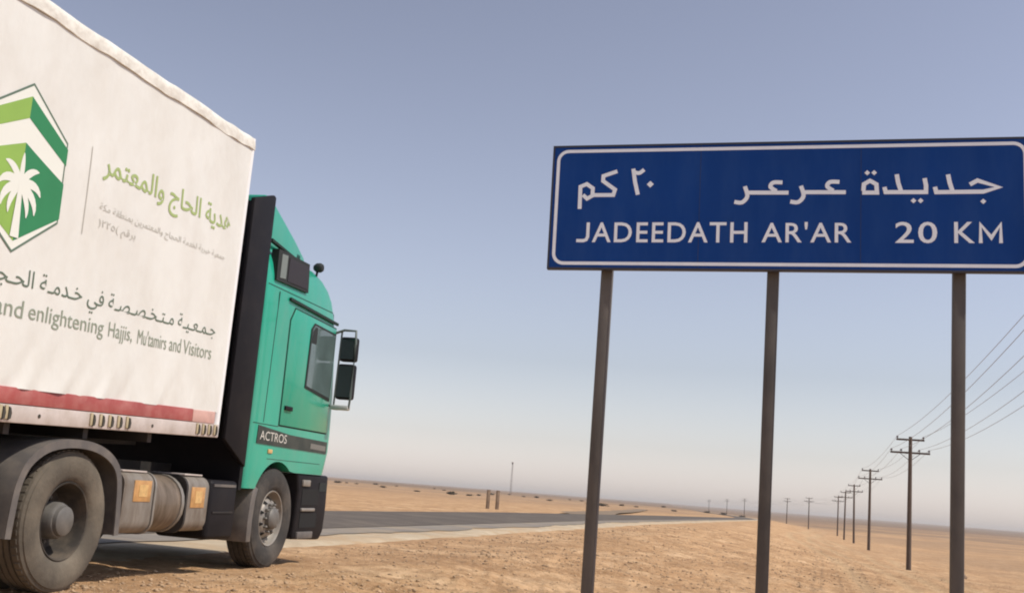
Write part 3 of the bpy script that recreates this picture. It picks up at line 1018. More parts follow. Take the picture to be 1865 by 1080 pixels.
def front_s(h): return S1 + 0.12 * (h - H0) / (H1 - H0)


def curtain_disp(s, h):
    """outward relief of the curtain: slack folds at the hem, soft bulges above"""
    s = np.asarray(s, dtype=float); h = np.asarray(h, dtype=float)
    hem = np.exp(-(h - 1.42) / 0.26)
    d_ = 0.026 * hem * vnoise((s - 0.65 * (h - 1.4)) / 0.13, h * 0.8, 61) + 0.030 * hem * vnoise((s - 0.7 * (h - 1.4)) / 0.33, h * 0.6, 62)
    d_ = d_ + 0.010 * vnoise(s / 0.9, h / 0.7, 63) + 0.004 * vnoise((s + 0.4 * h) / 0.22, h / 0.5, 64)
    top = np.exp(-(4.0 - h) / 0.25)
    d_ = d_ + 0.010 * top * vnoise(s / 0.16, h * 1.0, 65)
    edge = sstep(0.0, 0.10, front_s(h) - s)
    return d_ * edge


def curtain_sheet(xs, sgn):
    ss = np.concatenate([np.arange(S0, -2.0, 0.12), np.arange(-2.0, 2.06, 0.025), [2.09, 2.12, 2.145]])
    hh = np.concatenate([np.arange(1.405, 1.9, 0.03), np.arange(1.9, 3.98, 0.05)])
    S, Hh = np.meshgrid(ss, hh, indexing='ij')
    lean = 0.12 * (Hh - H0) / (H1 - H0) * sstep(1.0, 2.2, S)
    S = S + lean
    d_ = curtain_disp(S, Hh)
    co = np.stack([np.full(S.size, xs) + sgn * d_.ravel(), S.ravel(), Hh.ravel()], 1)
    a, b = len(ss), len(hh)
    fs = [(i * b + j, i * b + j + 1, (i + 1) * b + j + 1, (i + 1) * b + j) for i in range(a - 1) for j in range(b - 1)]
    if sgn > 0: fs = [f_[::-1] for f_ in fs]
    me = bpy.data.meshes.new('curtain')
    me.from_pydata([tuple(p) for p in co], [], fs)
    me.materials.append(MATS['curtain'])
    me.shade_smooth()
    return link(me, 'curtain', trailer)


curtain = curtain_sheet(0.0, 1)
curtain_sheet(-WID, -1)


def tarp_band(xs, sgn):
    """roof tarpaulin hem that hangs over the top rail"""
    ss = np.concatenate([np.arange(S0, -2.0, 0.15), np.arange(-2.0, 2.29, 0.03), [2.30]])
    prof = [(-0.30, 4.045), (-0.05, 4.043), (-0.010, 4.034), (0.004, 4.015), (0.010, 3.985), (0.013, 3.945), (0.012, 3.915), (0.002, 3.912)]
    vs_, fs = [], []
    for i, s in enumerate(ss):
        wv = float(vnoise(s / 0.17, 3.0, 71)); wl = float(vnoise(s / 0.45, 9.0, 72))
        for k, (dx, h) in enumerate(prof):
            lo = k >= 4
            vs_.append((xs + sgn * (dx + (0.008 * wv + 0.008 * wl) * (1.0 if k >= 3 else 0.3)), s, h + (0.014 * wv + 0.016 * wl if lo else 0.006 * wl + 0.009 * wv)))
        if i:
            a, n = (i - 1) * len(prof), len(prof)
            fs += [(a + k, a + k + 1, a + n + k + 1, a + n + k) for k in range(n - 1)]
    m = MB().add(vs_, fs)
    return m.build('tarp_hem', MATS['tarp_edge'], trailer, smooth=60)


tarp_band(0.0, 1)
tarp_band(-WID, -1)
MB().box(-WID + 0.28, -0.28, S0, front_s(4.04), 4.0, 4.052).build('roof', MATS['tarp_edge'], trailer)
# front wall and rounded corner posts
fwl = MB()
fwl.prism([(S1 - 0.06, H0 + 0.01), (S1, H0 + 0.01), (front_s(4.02), 4.02), (front_s(4.02) - 0.06, 4.02)], -WID + 0.04, -0.04)
fwl.build('front_wall', MATS['corner_white'], trailer)
for x_ in (-0.028, -WID + 0.028):
    cp = MB()
    cp.tube([(x_, S1 - 0.030, H0 + 0.01), (x_, front_s(4.03) - 0.030, 4.03)], 0.038, 14)
    cp.build('corner_post', MATS['corner_white'], trailer, smooth=50)
MB().box(-WID + 0.02, -0.02, S0 - 0.05, S0 + 0.02, H0, 4.02).build('rear_doors', MATS['corner_white'], trailer)
# lower boards and side rail
for xa, xb in ((-0.045, 0.006), (-WID - 0.006, -WID + 0.045)):
    o = MB().box(xa, xb, S0, 1.69, 1.302, 1.412).build('red_board', MATS['red_board'], trailer, bevel=0.006)
    MB().box(xa, xb - 0.002, 1.695, 2.10, 1.302, 1.408).build('faded_board', MATS['faded_red'], trailer, bevel=0.006)
    rl = MB().box(xa - 0.01, xb + 0.012 if xb > -1 else xb, S0, 2.165, 1.178, 1.297)
    side_rail = rl.build('side_rail', MATS['rail_grey'], trailer, bevel=0.008)
MB().box(0.018, 0.0205, 1.74, 2.07, 1.2985, 1.3005).build('reflective_strip', MATS['faded_red'], trailer)
MB().box(-WID + 0.04, -0.05, S0 + 0.02, S1 - 0.05, 1.20, 1.30).build('bed', MATS['chassis'], trailer)
# curtain buckles along the rail
bk_c = bk_d = None
for g0, g1, n in ((-0.86, -0.80, 2), (0.16, 0.64, 5), (1.76, 2.08, 4), (-2.2, -1.8, 4), (-4.2, -3.8, 4), (-6.2, -5.8, 4), (-8.2, -7.8, 4)):
    for k in range(n):
        s_ = g0 + (g1 - g0) * k / (n - 1)
        if bk_c is None:
            bk_c = MB().box(0.019, 0.030, -0.020, 0.010, 1.20, 1.292).build('buckle', MATS['buckle_cream'], trailer, bevel=0.004)
            bk_d = MB().prism([(0.012, 1.195), (0.036, 1.205), (0.042, 1.24), (0.030, 1.275), (0.012, 1.282)], 0.019, 0.034).build('hook', MATS['buckle_dark'], bk_c)
            bk_c.location.y = s_
        else:
            c = bk_c.copy(); COL.objects.link(c); c.location.y = s_
            d_ = bk_d.copy(); COL.objects.link(d_); d_.parent = c
for s_ in (-0.45, 1.02):
    MB().lathe([(0.0, 0.020), (0.014, 0.020), (0.016, 0.0)], s_, 1.235, 10, 0.002).build('rail_bolt', MATS['buckle_dark'], trailer)
# underframe
for x_ in (-0.80, -1.80):
    MB().prism([(S0 + 0.2, 1.19), (S0 + 0.2, 0.85), (-2.6, 0.85), (-1.6, 1.06), (2.0, 1.06), (2.0, 1.19)][::-1], x_, x_ + 0.10).build('frame_beam', MATS['chassis'], trailer)
for s_ in np.arange(-10.6, 2.0, 0.9):
    MB().box(-WID + 0.06, -0.06, s_, s_ + 0.06, 1.10, 1.195).build('cross_beam', MATS['chassis'], trailer)
for x_ in (-0.62, -1.98):
    lg = MB().box(x_, x_ + 0.12, -2.05, -1.93, 0.42, 1.10).build('landing_leg', MATS['chassis'], trailer)
    MB().box(x_ - 0.06, x_ + 0.18, -2.11, -1.87, 0.38, 0.42).build('foot', MATS['chassis'], lg)
for s_ in (-6.9, -8.2, -9.5):
    hz = 0.505 - s_ * math.tan(TP)
    wheel(trailer, s_, hz, -0.02, 1, 'rear', False)
    wheel(trailer, s_, hz, -WID + 0.02, -1, 'rear', False)
    MB().tube([(-0.2, s_, hz), (-WID + 0.2, s_, hz)], 0.065, 10).build('axle', MATS['chassis'], trailer)

# ---- print on the curtain
def on_curtain(a, b, off=0.003):
    return (float(curtain_disp(a, b)) + off, a, b)


def decal(name, poly, m, off, parent=curtain):
    """polygon of (s,h) cut into small pieces so that it follows the cloth"""
    bm = bmesh.new()
    vs_ = [bm.verts.new((0, a, b)) for a, b in poly]
    bm.faces.new(vs_)
    bmesh.ops.triangulate(bm, faces=bm.faces)
    for _ in range(2):
        bmesh.ops.subdivide_edges(bm, edges=[e for e in bm.edges if e.calc_length() > 0.12], cuts=2, use_grid_fill=True)
    bmesh.ops.triangulate(bm, faces=bm.faces)
    for v in bm.verts:
        v.co.x = float(curtain_disp(v.co.y, v.co.z)) + off
    bmesh.ops.recalc_face_normals(bm, faces=bm.faces)
    me = bpy.data.meshes.new(name)
    bm.to_mesh(me)
    bm.free()
    me.materials.append(MATS[m])
    return link(me, name, parent)


LC, LH = -0.945, 2.855                    # logo centre
def hexa(r_): return [(LC + r_ * 0.875 * math.sin(R(60 * k)), LH + r_ * math.cos(R(60 * k))) for k in range(6)]
logo = decal('logo', hexa(0.565), 'logo_white', 0.003)


def ring(name, pts_out, pts_in, m, off):
    n = len(pts_out)
    mb = MB()
    for i in range(n):
        j = (i + 1) % n
        st = 10
        for k in range(st):
            q0, q1 = k / st, (k + 1) / st
            L_ = lambda a, b, q: (a[0] * (1 - q) + b[0] * q, a[1] * (1 - q) + b[1] * q)
            quad = [L_(pts_out[i], pts_out[j], q0), L_(pts_out[i], pts_out[j], q1), L_(pts_in[i], pts_in[j], q1), L_(pts_in[i], pts_in[j], q0)]
            mb.add([on_curtain(a, b, off) for a, b in quad], [(0, 1, 2, 3)])
    return mb.build(name, MATS[m], logo)


ring('logo_outline', hexa(0.578), hexa(0.560), 'logo_line', 0.0042)
for sg, mm in ((-1, 'logo_light'), (1, 'logo_dark')):
    # roof band and cube face, mirrored about the centre line
    for poly in ([(0.0, 0.485), (0.445, 0.245), (0.445, 0.125), (0.0, 0.335)], [(0.0, 0.165), (0.445, -0.005), (0.445, -0.255), (0.0, -0.500)]):
        pp = [(LC + sg * a, LH + b) for a, b in poly]
        decal('logo_panel', pp, mm, 0.0045, logo)
# palm tree
CX, CH = LC, LH - 0.115


def frond(ang, ln, wd, droop):
    pts_l, pts_r = [], []
    n = 8
    x_, y_ = 0.0, 0.0
    for i in range(n + 1):
        q = i / n
        a = R(ang) - droop * q * q
        if i:
            x_ += ln / n * math.cos(a); y_ += ln / n * math.sin(a)
        w_ = wd * (math.sin(math.pi * min(1, 0.12 + 0.86 * q)) ** 0.7) * 0.5
        nx, ny = -math.sin(a), math.cos(a)
        pts_l.append((CX + x_ + nx * w_, CH + y_ + ny * w_)); pts_r.append((CX + x_ - nx * w_, CH + y_ - ny * w_))
    return pts_l + pts_r[::-1]


def strip_decal(name, poly, m, off, parent):
    n = len(poly) // 2
    mb = MB()
    for i in range(n - 1):
        q = [poly[i], poly[i + 1], poly[2 * n - 2 - i], poly[2 * n - 1 - i]]
        mb.add([on_curtain(a, b, off) for a, b in q], [(0, 1, 2, 3)])
    return mb.build(name, MATS[m], parent)


for i, (a, ln, wd, dr) in enumerate(((90, 0.21, 0.045, 0.0), (55, 0.22, 0.055, 0.9), (125, 0.22, 0.055, -0.9), (18, 0.24, 0.06, 1.3), (162, 0.24, 0.06, -1.3), (-18, 0.27, 0.06, 1.25), (198, 0.27, 0.06, -1.25), (-48, 0.24, 0.05, 0.8), (228, 0.24, 0.05, -0.8))):
    strip_decal('palm_frond', frond(a, ln, wd, dr), 'logo_white', 0.0058 + 0.0003 * i, logo)
trunk_l = [(CX - 0.018 - 0.026 * q, CH - 0.36 * q) for q in np.linspace(0, 1, 6)]
trunk_r = [(CX + 0.018 + 0.026 * q, CH - 0.36 * q) for q in np.linspace(0, 1, 6)]
strip_decal('palm_trunk', trunk_l + trunk_r[::-1], 'logo_white', 0.009, logo)
MB().add([on_curtain(-0.225, h, 0.004) for h in np.linspace(2.56, 3.21, 8)] + [on_curtain(-0.215, h, 0.004) for h in np.linspace(2.56, 3.21, 8)],
         [(i, i + 1, 9 + i, 8 + i) for i in range(7)]).build('divider_line', MATS['print_grey'], curtain)
pc = lambda a, b: on_curtain(a, b, 0.0035)
lettering(arabic('هدية الحاج والمعتمر'), 'print_green', curtain, -0.06, 2.0, 2.965, 3.235, pc, bold=0.012, name='letter', split=True)
lettering(arabic('جمعية خيرية لخدمة الحجاج والمعتمرين بمنطقة مكة'), 'print_grey', curtain, -0.05, 1.95, 2.755, 2.835, pc)
lettering(arabic('برقم (٥٢٢)'), 'print_grey', curtain, -0.04, 0.47, 2.63, 2.715, pc)
lettering(arabic('جـمـعـيـة مـتـخـصـصـة في خـدمـة الحـجاج والمعـتـمـريـن'), 'print_dark', curtain, -2.30, 1.94, 2.012, 2.20, pc, name='letter', split=True)
for wd_, a0, a1, b0, b1 in (('serving', -1.60, -1.10, 1.838, 1.955), ('and', -1.03, -0.74, 1.866, 1.985), ('enlightening', -0.68, 0.20, 1.838, 1.985), ('Hajjis,', 0.27, 0.60, 1.838, 1.985), ("Mu'tamirs", 0.68, 1.12, 1.866, 1.985), ('and', 1.17, 1.36, 1.866, 1.985), ('Visitors', 1.40, 1.91, 1.866, 1.985)):
    lettering(wd_, 'print_dark2', curtain, a0, a1, b0, b1, pc)

# ------------------------------------------------------------------ road sign
SIGN_O = Vector((0.240, 7.998, 2.596))
e_x = Vector((CP, -SP, 0))
sroot = SIGN_O + e_x * 1.62
szr = gz(sroot.x, sroot.y) - 0.05
sign = tag(empty('road_sign', (sroot.x, sroot.y, szr), (0, 0, -PHI)),
           'wide blue road sign with white lettering standing on three dark steel posts', 'road sign')
panel = empty('sign_panel', (-1.62, 0, SIGN_O.z - szr), (0, -R(0.95), 0))
panel.parent = sign
PW, PH = 3.315, 0.944
MB().box(0.012, PW - 0.012, 0.0, 0.03, 0.012, PH - 0.012).build('face', MATS['sign_blue'], panel)
for bx_ in ((0, 0.014, -0.004, 0.045, 0, PH), (PW - 0.014, PW, -0.004, 0.045, 0, PH), (0.014, PW - 0.014, -0.004, 0.045, 0, 0.014), (0.014, PW - 0.014, -0.004, 0.045, PH - 0.014, PH)):
    MB().box(*bx_).build('edge_trim', MATS['sign_frame'], panel)
for z0 in (0.18, 0.70):
    MB().box(0.1, PW - 0.1, 0.03, 0.075, z0, z0 + 0.07).build('stiffener', MATS['alu_back'], panel)


def ribbon(mb, pts, wd, y, closed=False):
    pts = [Vector(p) for p in pts]
    n = len(pts)
    L_, Rr = [], []
    for i, p in enumerate(pts):
        if closed:
            a, b = pts[i - 1], pts[(i + 1) % n]
        else:
            a, b = pts[max(i - 1, 0)], pts[min(i + 1, n - 1)]
        d1 = (p - a).normalized() if (p - a).length > 0 else (b - p).normalized()
        d2 = (b - p).normalized() if (b - p).length > 0 else d1
        t_ = (d1 + d2)
        t_ = t_.normalized() if t_.length > 1e-4 else d1
        nrm = Vector((-t_.y, t_.x))
        c_ = max(0.55, abs(nrm.dot(Vector((-d1.y, d1.x)))))
        L_.append(p + nrm * wd / 2 / c_); Rr.append(p - nrm * wd / 2 / c_)
    vs_ = [(p.x, y, p.y) for p in L_] + [(p.x, y, p.y) for p in Rr]
    fs = [(i, (i + 1) % n, n + (i + 1) % n, n + i) for i in range(n if closed else n - 1)]
    mb.add(vs_, fs)


def smooth_line(pts, k=4):
    out = []
    for i in range(len(pts) - 1):
        p_1, p0, p1, p2 = pts[max(i - 1, 0)], pts[i], pts[i + 1], pts[min(i + 2, len(pts) - 1)]
        for j in range(k):
            f_ = j / k
            out.append(tuple(0.5 * (2 * p0[c] + (p1[c] - p_1[c]) * f_ + (2 * p_1[c] - 5 * p0[c] + 4 * p1[c] - p2[c]) * f_ ** 2 + (3 * p0[c] - p_1[c] - 3 * p1[c] + p2[c]) * f_ ** 3) for c in (0, 1)))
    return out + [pts[-1]]


for a_ in (1.10, 2.21):
    MB().box(a_ - 0.0012, a_ + 0.0012, -0.0012, 0.0, 0.016, PH - 0.016).build('sheet_joint', MATS['sign_frame'], panel)
# border line with rounded corners
bp_ = []
rc, ins = 0.075, 0.045
for cx, cz, q0 in ((PW - ins - rc, PH - ins - rc, 0), (ins + rc, PH - ins - rc, 90), (ins + rc, ins + rc, 180), (PW - ins - rc, ins + rc, 270)):
    for k in range(9):
        q = R(q0 + 90 * k / 8)
        bp_.append((cx + rc * math.cos(q), cz + rc * math.sin(q)))
mb = MB(); ribbon(mb, bp_, 0.024, -0.0016, True)
mb.build('border_line', MATS['sign_white'], panel)

RAA = [(1.734, 0.501), (1.787, 0.496), (1.824, 0.542), (1.805, 0.615)]
AIN_B = [(1.822, 0.568), (2.109, 0.565)]
AIN_H = [(2.066, 0.640), (2.003, 0.640), (1.984, 0.608), (2.025, 0.577)]
sh_ = lambda pts: [(a - 0.388, b) for a, b in pts]
WORDS = {
    'km': [(0, [(0.223, 0.455), (0.221, 0.625), (0.268, 0.645), (0.315, 0.612), (0.314, 0.555), (0.275, 0.533), (0.243, 0.562)]),
           (0, [(0.310, 0.560), (0.470, 0.559), (0.481, 0.600), (0.389, 0.667), (0.390, 0.705), (0.492, 0.740)])],
    'n20': [(0, [(0.610, 0.758), (0.626, 0.66), (0.651, 0.560)]), (1, [(0.620, 0.732), (0.655, 0.724), (0.690, 0.750)])],
    'arar': [(1, RAA), (0, AIN_B), (1, AIN_H), (1, sh_(RAA)), (0, sh_(AIN_B)), (1, sh_(AIN_H))],
    'jadida': [(0, [(2.918, 0.612), (2.967, 0.640), (3.101, 0.591), (3.002, 0.561), (2.703, 0.560), (2.694, 0.598)]), (0, [(2.779, 0.685), (2.790, 0.625), (2.807, 0.566)]),
               (0, [(2.628, 0.660), (2.637, 0.606), (2.636, 0.561), (2.374, 0.563), (2.365, 0.600)]), (0, [(2.446, 0.690), (2.456, 0.628), (2.474, 0.569)]),
               (0, [(2.226, 0.573), (2.230, 0.622), (2.270, 0.646), (2.312, 0.620), (2.316, 0.560), (2.218, 0.561)])]}
DOTS = {'n20': [(0.740, 0.637)], 'jadida': [(3.001, 0.492), (2.555, 0.500), (2.601, 0.500), (2.251, 0.703), (2.297, 0.703)], 'km': [], 'arar': []}
for key, strokes in WORDS.items():
    for i, (cv, pts) in enumerate(strokes):
        mb = MB()
        ribbon(mb, smooth_line(pts) if cv else pts, 0.029, -0.0016 - 0.0005 * i)
        mb.build('letter_stroke', MATS['sign_white'], panel)
    for a, b in DOTS[key]:
        r_ = 0.026 if key == 'n20' else 0.019
        MB().add([(a - r_, -0.005, b), (a, -0.005, b - r_), (a + r_, -0.005, b), (a, -0.005, b + r_)], [(0, 1, 2, 3)]).build('letter_dot', MATS['sign_white'], panel)
sgn_place = lambda a, b: (a, -0.0018, b)
for body, a0, a1, b0, b1 in (('ADEEDATH', 0.326, 1.443, 0.203, 0.352), ("AR'AR", 1.541, 2.149, 0.205, 0.352), ('20', 2.436, 2.707, 0.201, 0.351), ('K', 2.815, 2.945, 0.203, 0.350)):
    lettering(body, 'sign_white', panel, a0, a1, b0, b1, sgn_place, bold=0.008, space=1.12, name='letter', split=True)
for pts in ([(0.294, 0.352), (0.294, 0.245), (0.284, 0.222), (0.262, 0.214), (0.210, 0.215)], [(2.982, 0.203), (2.982, 0.332), (3.049, 0.240), (3.108, 0.332), (3.108, 0.203)]):
    mb = MB()
    ribbon(mb, pts, 0.024, -0.0018)
    mb.build('letter', MATS['sign_white'], panel)
for a_ in (0.433, 1.624, 2.858):
    x_ = a_ - 1.62
    top = 2.596 - szr + 0.30
    po = MB()
    # square hollow section standing behind the panel
    po.box(x_ - 0.042, x_ + 0.042, 0.080, 0.155, 0.0, top)
    pz = po.build('post', MATS['post_steel'], sign, bevel=0.010)
    for z0 in (0.215, 0.735):
        MB().box(x_ - 0.08, x_ + 0.08, 0.076, 0.082, SIGN_O.z - szr + z0 - 0.05, SIGN_O.z - szr + z0 + 0.05).build('clamp', MATS['alu_back'], pz)

# ------------------------------------------------------------------ utility poles and wires
POLE_XY = [(11.3, 21.4), (21.4, 58.1), (31.7, 95.3), (42.2, 132.2), (49.9, 160.7), (59.9, 196.7), (68.1, 244.4), (78.0, 301.2), (86.7, 363.8), (95.0, 429.6), (103.4, 503.2), (110.8, 584.8)]
POLE_LABELS = ['wooden power pole standing nearest the camera at the far right', 'tallest wooden power pole in view, between middle and right sign posts',
               'second tallest wooden power pole left of the tallest one', 'third wooden power pole counted leftward from the tallest', 'fourth wooden power pole counted leftward from the tallest',
               'fifth power pole, left end of the tight row of five', 'small hazy power pole standing apart between the row and middle sign post', 'smaller hazy power pole just right of the middle sign post',
               'tiny distant power pole hidden by the middle sign post', 'tiny distant power pole just left of the middle sign post', 'very tiny far power pole, second left of the middle sign post', 'faintest far power pole by the end of the road']


def pole_parts(root):
    MB().tube([(0, 0, -0.4), (0, 0, 5.0), (0, 0, 10.0)], [0.19, 0.165, 0.13], 12).build('shaft', MATS['pole_wood'], root, smooth=50)
    for zz, hw in ((9.78, 1.03), (8.78, 1.45)):
        a = MB().box(-hw, hw, 0.13, 0.25, zz - 0.07, zz + 0.07).build('crossarm', MATS['pole_wood'], root)
        for xx in ((-hw + 0.08, hw - 0.08) if hw < 1.2 else (-hw + 0.08, -0.66, 0.66, hw - 0.08)):
            MB().tube([(xx, 0.19, zz + 0.07), (xx, 0.19, zz + 0.12), (xx, 0.19, zz + 0.14), (xx, 0.19, zz + 0.24), (xx, 0.19, zz + 0.27)], [0.025, 0.025, 0.085, 0.075, 0.03], 8).build('insulator', MATS['insulator'], a)
    for sg in (-1, 1):
        MB().tube([(sg * 0.75, 0.19, 8.74), (0, 0.15, 8.15)], 0.025, 6).build('brace', MATS['pole_metal'], root)


pole0 = None
PK = 0.68                                  # low-voltage poles, a little under seven metres
pole_roots = []
for i, (x, y) in enumerate(POLE_XY):
    z = gz(x, y)
    a, b = POLE_XY[max(i - 1, 0)], POLE_XY[min(i + 1, len(POLE_XY) - 1)]
    yaw = -math.atan2(b[0] - a[0], b[1] - a[1])
    if pole0 is None:
        o = pole0 = empty('utility_pole')
        pole_parts(o)
    else:
        o = copy_tree(pole0)
    o.location = (x, y, z)
    o.scale = (PK, PK, PK)
    o.rotation_euler = (R(random.uniform(-0.8, 0.8)), R(random.uniform(-0.9, 0.9)), yaw + R(random.uniform(-5, 5)))
    tag(o, POLE_LABELS[i], 'power pole', 'power poles along the road')
    pole_roots.append((Vector((x, y, z)), yaw))
# pole behind the camera that the wires come from
px0, py0 = 1.4, -15.0
o = copy_tree(pole0)
o.location = (px0, py0, gz(px0, py0))
o.scale = (PK, PK, PK)
tag(o, 'wooden power pole behind the viewpoint that carries the wires on', 'power pole', 'power poles along the road')
pole_roots.insert(0, (Vector((px0, py0, gz(px0, py0))), pole_roots[0][1]))
WL = ['upper left', 'upper right', 'lower far left', 'lower inner left', 'lower inner right', 'lower far right']
for wi, (xx, zz) in enumerate(((-0.95, 10.04), (0.95, 10.04), (-1.37, 9.04), (-0.66, 9.04), (0.66, 9.04), (1.37, 9.04))):
    pts = []
    xx, zz, yy = xx * PK, zz * PK, 0.19 * PK
    for i in range(len(pole_roots) - 1):
        (p, ya), (q, yb) = pole_roots[i], pole_roots[i + 1]
        A = p + Vector((math.cos(ya) * xx - math.sin(ya) * yy, math.sin(ya) * xx + math.cos(ya) * yy, zz))
        B = q + Vector((math.cos(yb) * xx - math.sin(yb) * yy, math.sin(yb) * xx + math.cos(yb) * yy, zz))
        sag = 0.34 * ((B - A).length / 37.5) ** 2 * (1 + 0.06 * wi)
        sag = min(sag, 1.0)
        for k in range(14):
            f_ = k / 14
            pts.append(A.lerp(B, f_) - Vector((0, 0, 4 * sag * f_ * (1 - f_))))
    pts.append(B)
    o = MB().tube(pts, 0.008, 5).build('overhead_wire', MATS['wire'], smooth=60)
    tag(o, 'thin overhead wire on the %s insulators of the power poles' % WL[wi], 'wire', 'overhead wires strung between the poles')

# ------------------------------------------------------------------ far small things
def polar(az, dist): return dist * math.sin(R(az)), dist * math.cos(R(az))


mx, my = polar(0.70, 620)
mz = gz(mx, my)
mast = tag(empty('radio_mast', (mx, my, mz)), 'thin lattice radio mast on the left horizon between truck and sign', 'mast')
MHT = 17.5
leg_b, leg_t = 0.55, 0.32
for k in range(3):
    q = 2 * math.pi * k / 3
    MB().tube([(leg_b * math.cos(q), leg_b * math.sin(q), -0.5), (leg_t * math.cos(q), leg_t * math.sin(q), MHT)], 0.09, 6).build('leg', MATS['mast_steel'], mast)
for j in range(12):
    z0, z1 = MHT * j / 12, MHT * (j + 1) / 12
    m = MB()
    for k in range(3):
        q, q2 = 2 * math.pi * k / 3, 2 * math.pi * (k + 1) / 3
        r0 = leg_b + (leg_t - leg_b) * z0 / MHT; r1 = leg_b + (leg_t - leg_b) * z1 / MHT
        m.tube([(r0 * math.cos(q), r0 * math.sin(q), z0), (r1 * math.cos(q2), r1 * math.sin(q2), z1)], 0.045, 5)
        m.tube([(r1 * math.cos(q), r1 * math.sin(q), z1), (r1 * math.cos(q2), r1 * math.sin(q2), z1)], 0.045, 5)
    m.build('brace', MATS['mast_steel'], mast)
MB().box(-0.5, 0.5, -0.35, 0.35, MHT - 0.6, MHT + 0.5).build('antenna', MATS['mast_steel'], mast, bevel=0.05)

for az, lab in ((-0.40, 'left of two dark wooden marker posts beyond the road'), (0.08, 'right of two dark wooden marker posts beyond the road')):
    x, y = polar(az, 62)
    z = gz(x, y)
    mk = tag(empty('marker_post', (x, y, z), (0, 0, R(20))), lab, 'post', 'marker posts beyond the road')
    MB().box(-0.085, 0.085, -0.08, 0.08, -0.2, 0.98).build('post', MATS['marker'], mk, bevel=0.015)
    MB().box(-0.092, 0.092, -0.088, 0.088, 0.98, 1.02).build('cap', MATS['marker'], mk, bevel=0.02)


def shrub_mesh(seed, twigs):
    rnd = random.Random(seed)
    m = MB()
    for _ in range(twigs):
        q, el = rnd.uniform(0, 6.283), rnd.uniform(0.25, 1.4)
        ln = rnd.uniform(0.5, 1.0)
        d = Vector((math.cos(q) * math.cos(el), math.sin(q) * math.cos(el), math.sin(el) * 0.8))
        base = Vector((rnd.uniform(-.2, .2), rnd.uniform(-.2, .2), 0.0))
        tip = base + d * ln
        for _ in range(4):
            c = base.lerp(tip, rnd.uniform(0.35, 1.0)) + Vector((rnd.uniform(-.1, .1), rnd.uniform(-.1, .1), rnd.uniform(-.08, .08)))
            a, b = Vector((rnd.uniform(-1, 1), rnd.uniform(-1, 1), rnd.uniform(-1, 1))).normalized() * 0.11, Vector((rnd.uniform(-1, 1), rnd.uniform(-1, 1), rnd.uniform(-1, 1))).normalized() * 0.11
            m.add([c - a, c + b, c + a, c - b], [(0, 1, 2, 3)])
    return m


sb = [shrub_mesh(s, 60) for s in (1, 2)]
tw = MB()
rnd = random.Random(5)
for _ in range(12):
    q = rnd.uniform(0, 6.283)
    tw.tube([(0, 0, -0.1), (0.35 * math.cos(q), 0.35 * math.sin(q), 0.3), (0.6 * math.cos(q), 0.6 * math.sin(q), 0.6)], [0.03, 0.02, 0.01], 5)
protos = []
ORD = 'first second third fourth fifth sixth seventh eighth ninth tenth eleventh twelfth thirteenth fourteenth fifteenth sixteenth seventeenth eighteenth nineteenth twentieth twenty-first twenty-second twenty-third twenty-fourth twenty-fifth twenty-sixth twenty-seventh twenty-eighth twenty-ninth thirtieth'.split()
rnd = random.Random(11)
spots = []
for az in np.concatenate([np.linspace(-9.0, 6.9, 24), [8.2, 9.3, 10.4, 11.2, 11.7, 12.2]]):
    spots.append((az + rnd.uniform(-.3, .3), rnd.uniform(300, 640)))
for i, (az, dist) in enumerate(spots):
    x, y = polar(az, dist)
    z = gz(x, y)
    if i < 2:
        o = empty('desert_shrub')
        f_ = sb[i].build('foliage', MATS['shrub'], o)
        t_ = tw.build('twigs', MATS['shrub_twig'], o)
        protos.append(o)
    else:
        o = copy_tree(protos[i % 2])
    o.location = (x, y, z)
    k = rnd.uniform(0.7, 1.5)
    o.scale = (k * 1.6, k * 1.4, k * 0.9)
    o.rotation_euler = (0, 0, rnd.uniform(0, 6))
    tag(o, 'tiny dark desert shrub below the horizon, %s counted rightward from the truck' % ORD[i], 'shrub', 'desert shrubs near the horizon')

# a stone by the foot of the nearest pole in view
bm = bmesh.new()
bmesh.ops.create_icosphere(bm, subdivisions=2, radius=0.28)
for v in bm.verts:
    v.co *= 0.8 + 0.45 * random.random()
    v.co.z *= 0.7
me = bpy.data.meshes.new('boulder')
bm.to_mesh(me); bm.free()
me.materials.append(MATS['marker'])
bo = link(me, 'boulder')
bo.location = (22.8, 55.0, gz(22.8, 55.0) + 0.06)
tag(bo, 'reddish brown boulder beside the foot of the tallest power pole', 'rock')


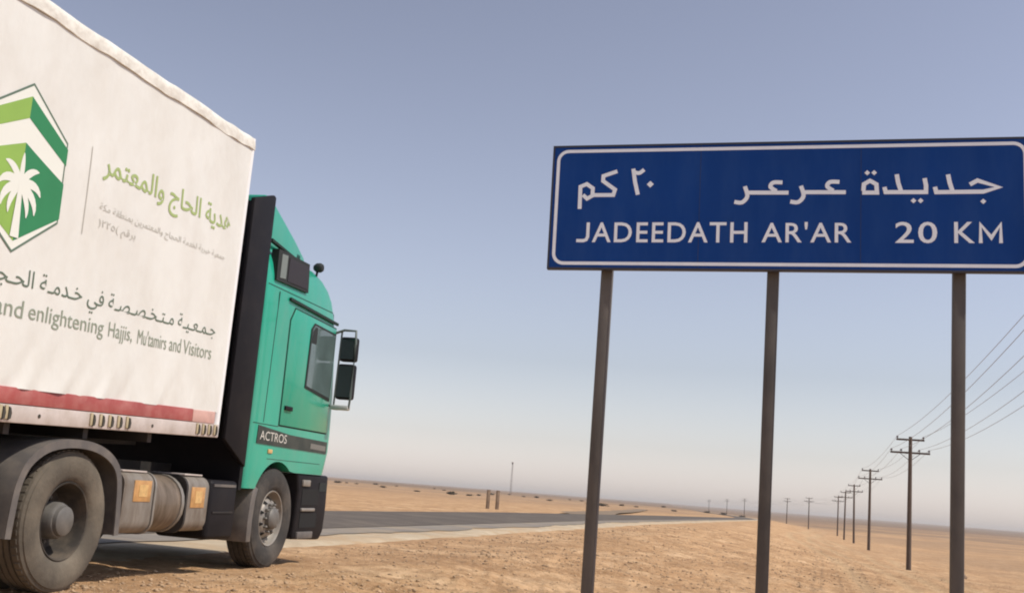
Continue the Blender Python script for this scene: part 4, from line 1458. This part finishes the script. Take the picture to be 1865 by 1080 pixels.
# ------------------------------------------------------------------ gravel
def gravel():
    rng = np.random.default_rng(3)
    n = 48000
    r_ = np.exp(rng.uniform(math.log(7.5), math.log(55), n))
    a_ = np.radians(rng.uniform(-29, 29, n))
    x, y = r_ * np.sin(a_), r_ * np.cos(a_)
    u, v = uv_of(x, y)
    keep = (u > -6.2) & (vnoise(x / 1.6, y / 1.6, 50) + rng.uniform(-.35, .35, n) > -0.05)
    x, y, r_ = x[keep], y[keep], r_[keep]
    z = fields(x, y)[0]
    n = len(x)
    base = np.array([(1, 0, 0), (-1, 0, 0), (0, 1, 0), (0, -1, 0), (0, 0, 1), (0, 0, -1)], float)
    tri = np.array([(0, 2, 4), (2, 1, 4), (1, 3, 4), (3, 0, 4), (2, 0, 5), (1, 2, 5), (3, 1, 5), (0, 3, 5)])
    size = (0.007 + 0.022 * rng.random(n) ** 4) * (0.7 + r_ / 40)
    verts = base[None] * (0.6 + 0.8 * rng.random((n, 6, 1))) * size[:, None, None] * np.array([1.2, 1.0, 0.65])
    q = rng.uniform(0, 6.28, n)
    c, s = np.cos(q)[:, None], np.sin(q)[:, None]
    vx = verts[..., 0] * c - verts[..., 1] * s
    vy = verts[..., 0] * s + verts[..., 1] * c
    co = np.stack([vx + x[:, None], vy + y[:, None], verts[..., 2] + (z + size * 0.15)[:, None]], -1).reshape(-1, 3)
    fc = (tri[None] + (np.arange(n) * 6)[:, None, None]).reshape(-1, 3)
    me = bpy.data.meshes.new('gravel')
    me.vertices.add(len(co)); me.vertices.foreach_set('co', co.ravel())
    me.loops.add(fc.size); me.loops.foreach_set('vertex_index', fc.ravel().astype(np.int32))
    me.polygons.add(len(fc)); me.polygons.foreach_set('loop_start', (np.arange(len(fc)) * 3).astype(np.int32))
    me.update(calc_edges=True); me.validate()
    me.materials.append(MATS['stone'])
    tag(link(me, 'gravel'), 'small stones strewn over the sandy embankment', 'gravel', kind='stuff')


gravel()


# ------------------------------------------------------------------ air
def haze():
    m = bpy.data.materials.new('haze')
    m.use_nodes = True
    t = m.node_tree
    t.nodes.clear()
    pv = t.nodes.new('ShaderNodeVolumePrincipled')
    pv.inputs['Color'].default_value = (1.0, 0.93, 0.87, 1)
    pv.inputs['Density'].default_value = 0.0002
    pv.inputs['Anisotropy'].default_value = 0.2
    mo = t.nodes.new('ShaderNodeOutputMaterial')
    t.links.new(pv.outputs[0], mo.inputs['Volume'])
    o = MB().box(-7600, 7600, -7600, 7600, -12.0, 22.0).build('haze', m)
    tag(o, 'pale dusty desert air over the whole plain', 'haze', kind='stuff')


haze()
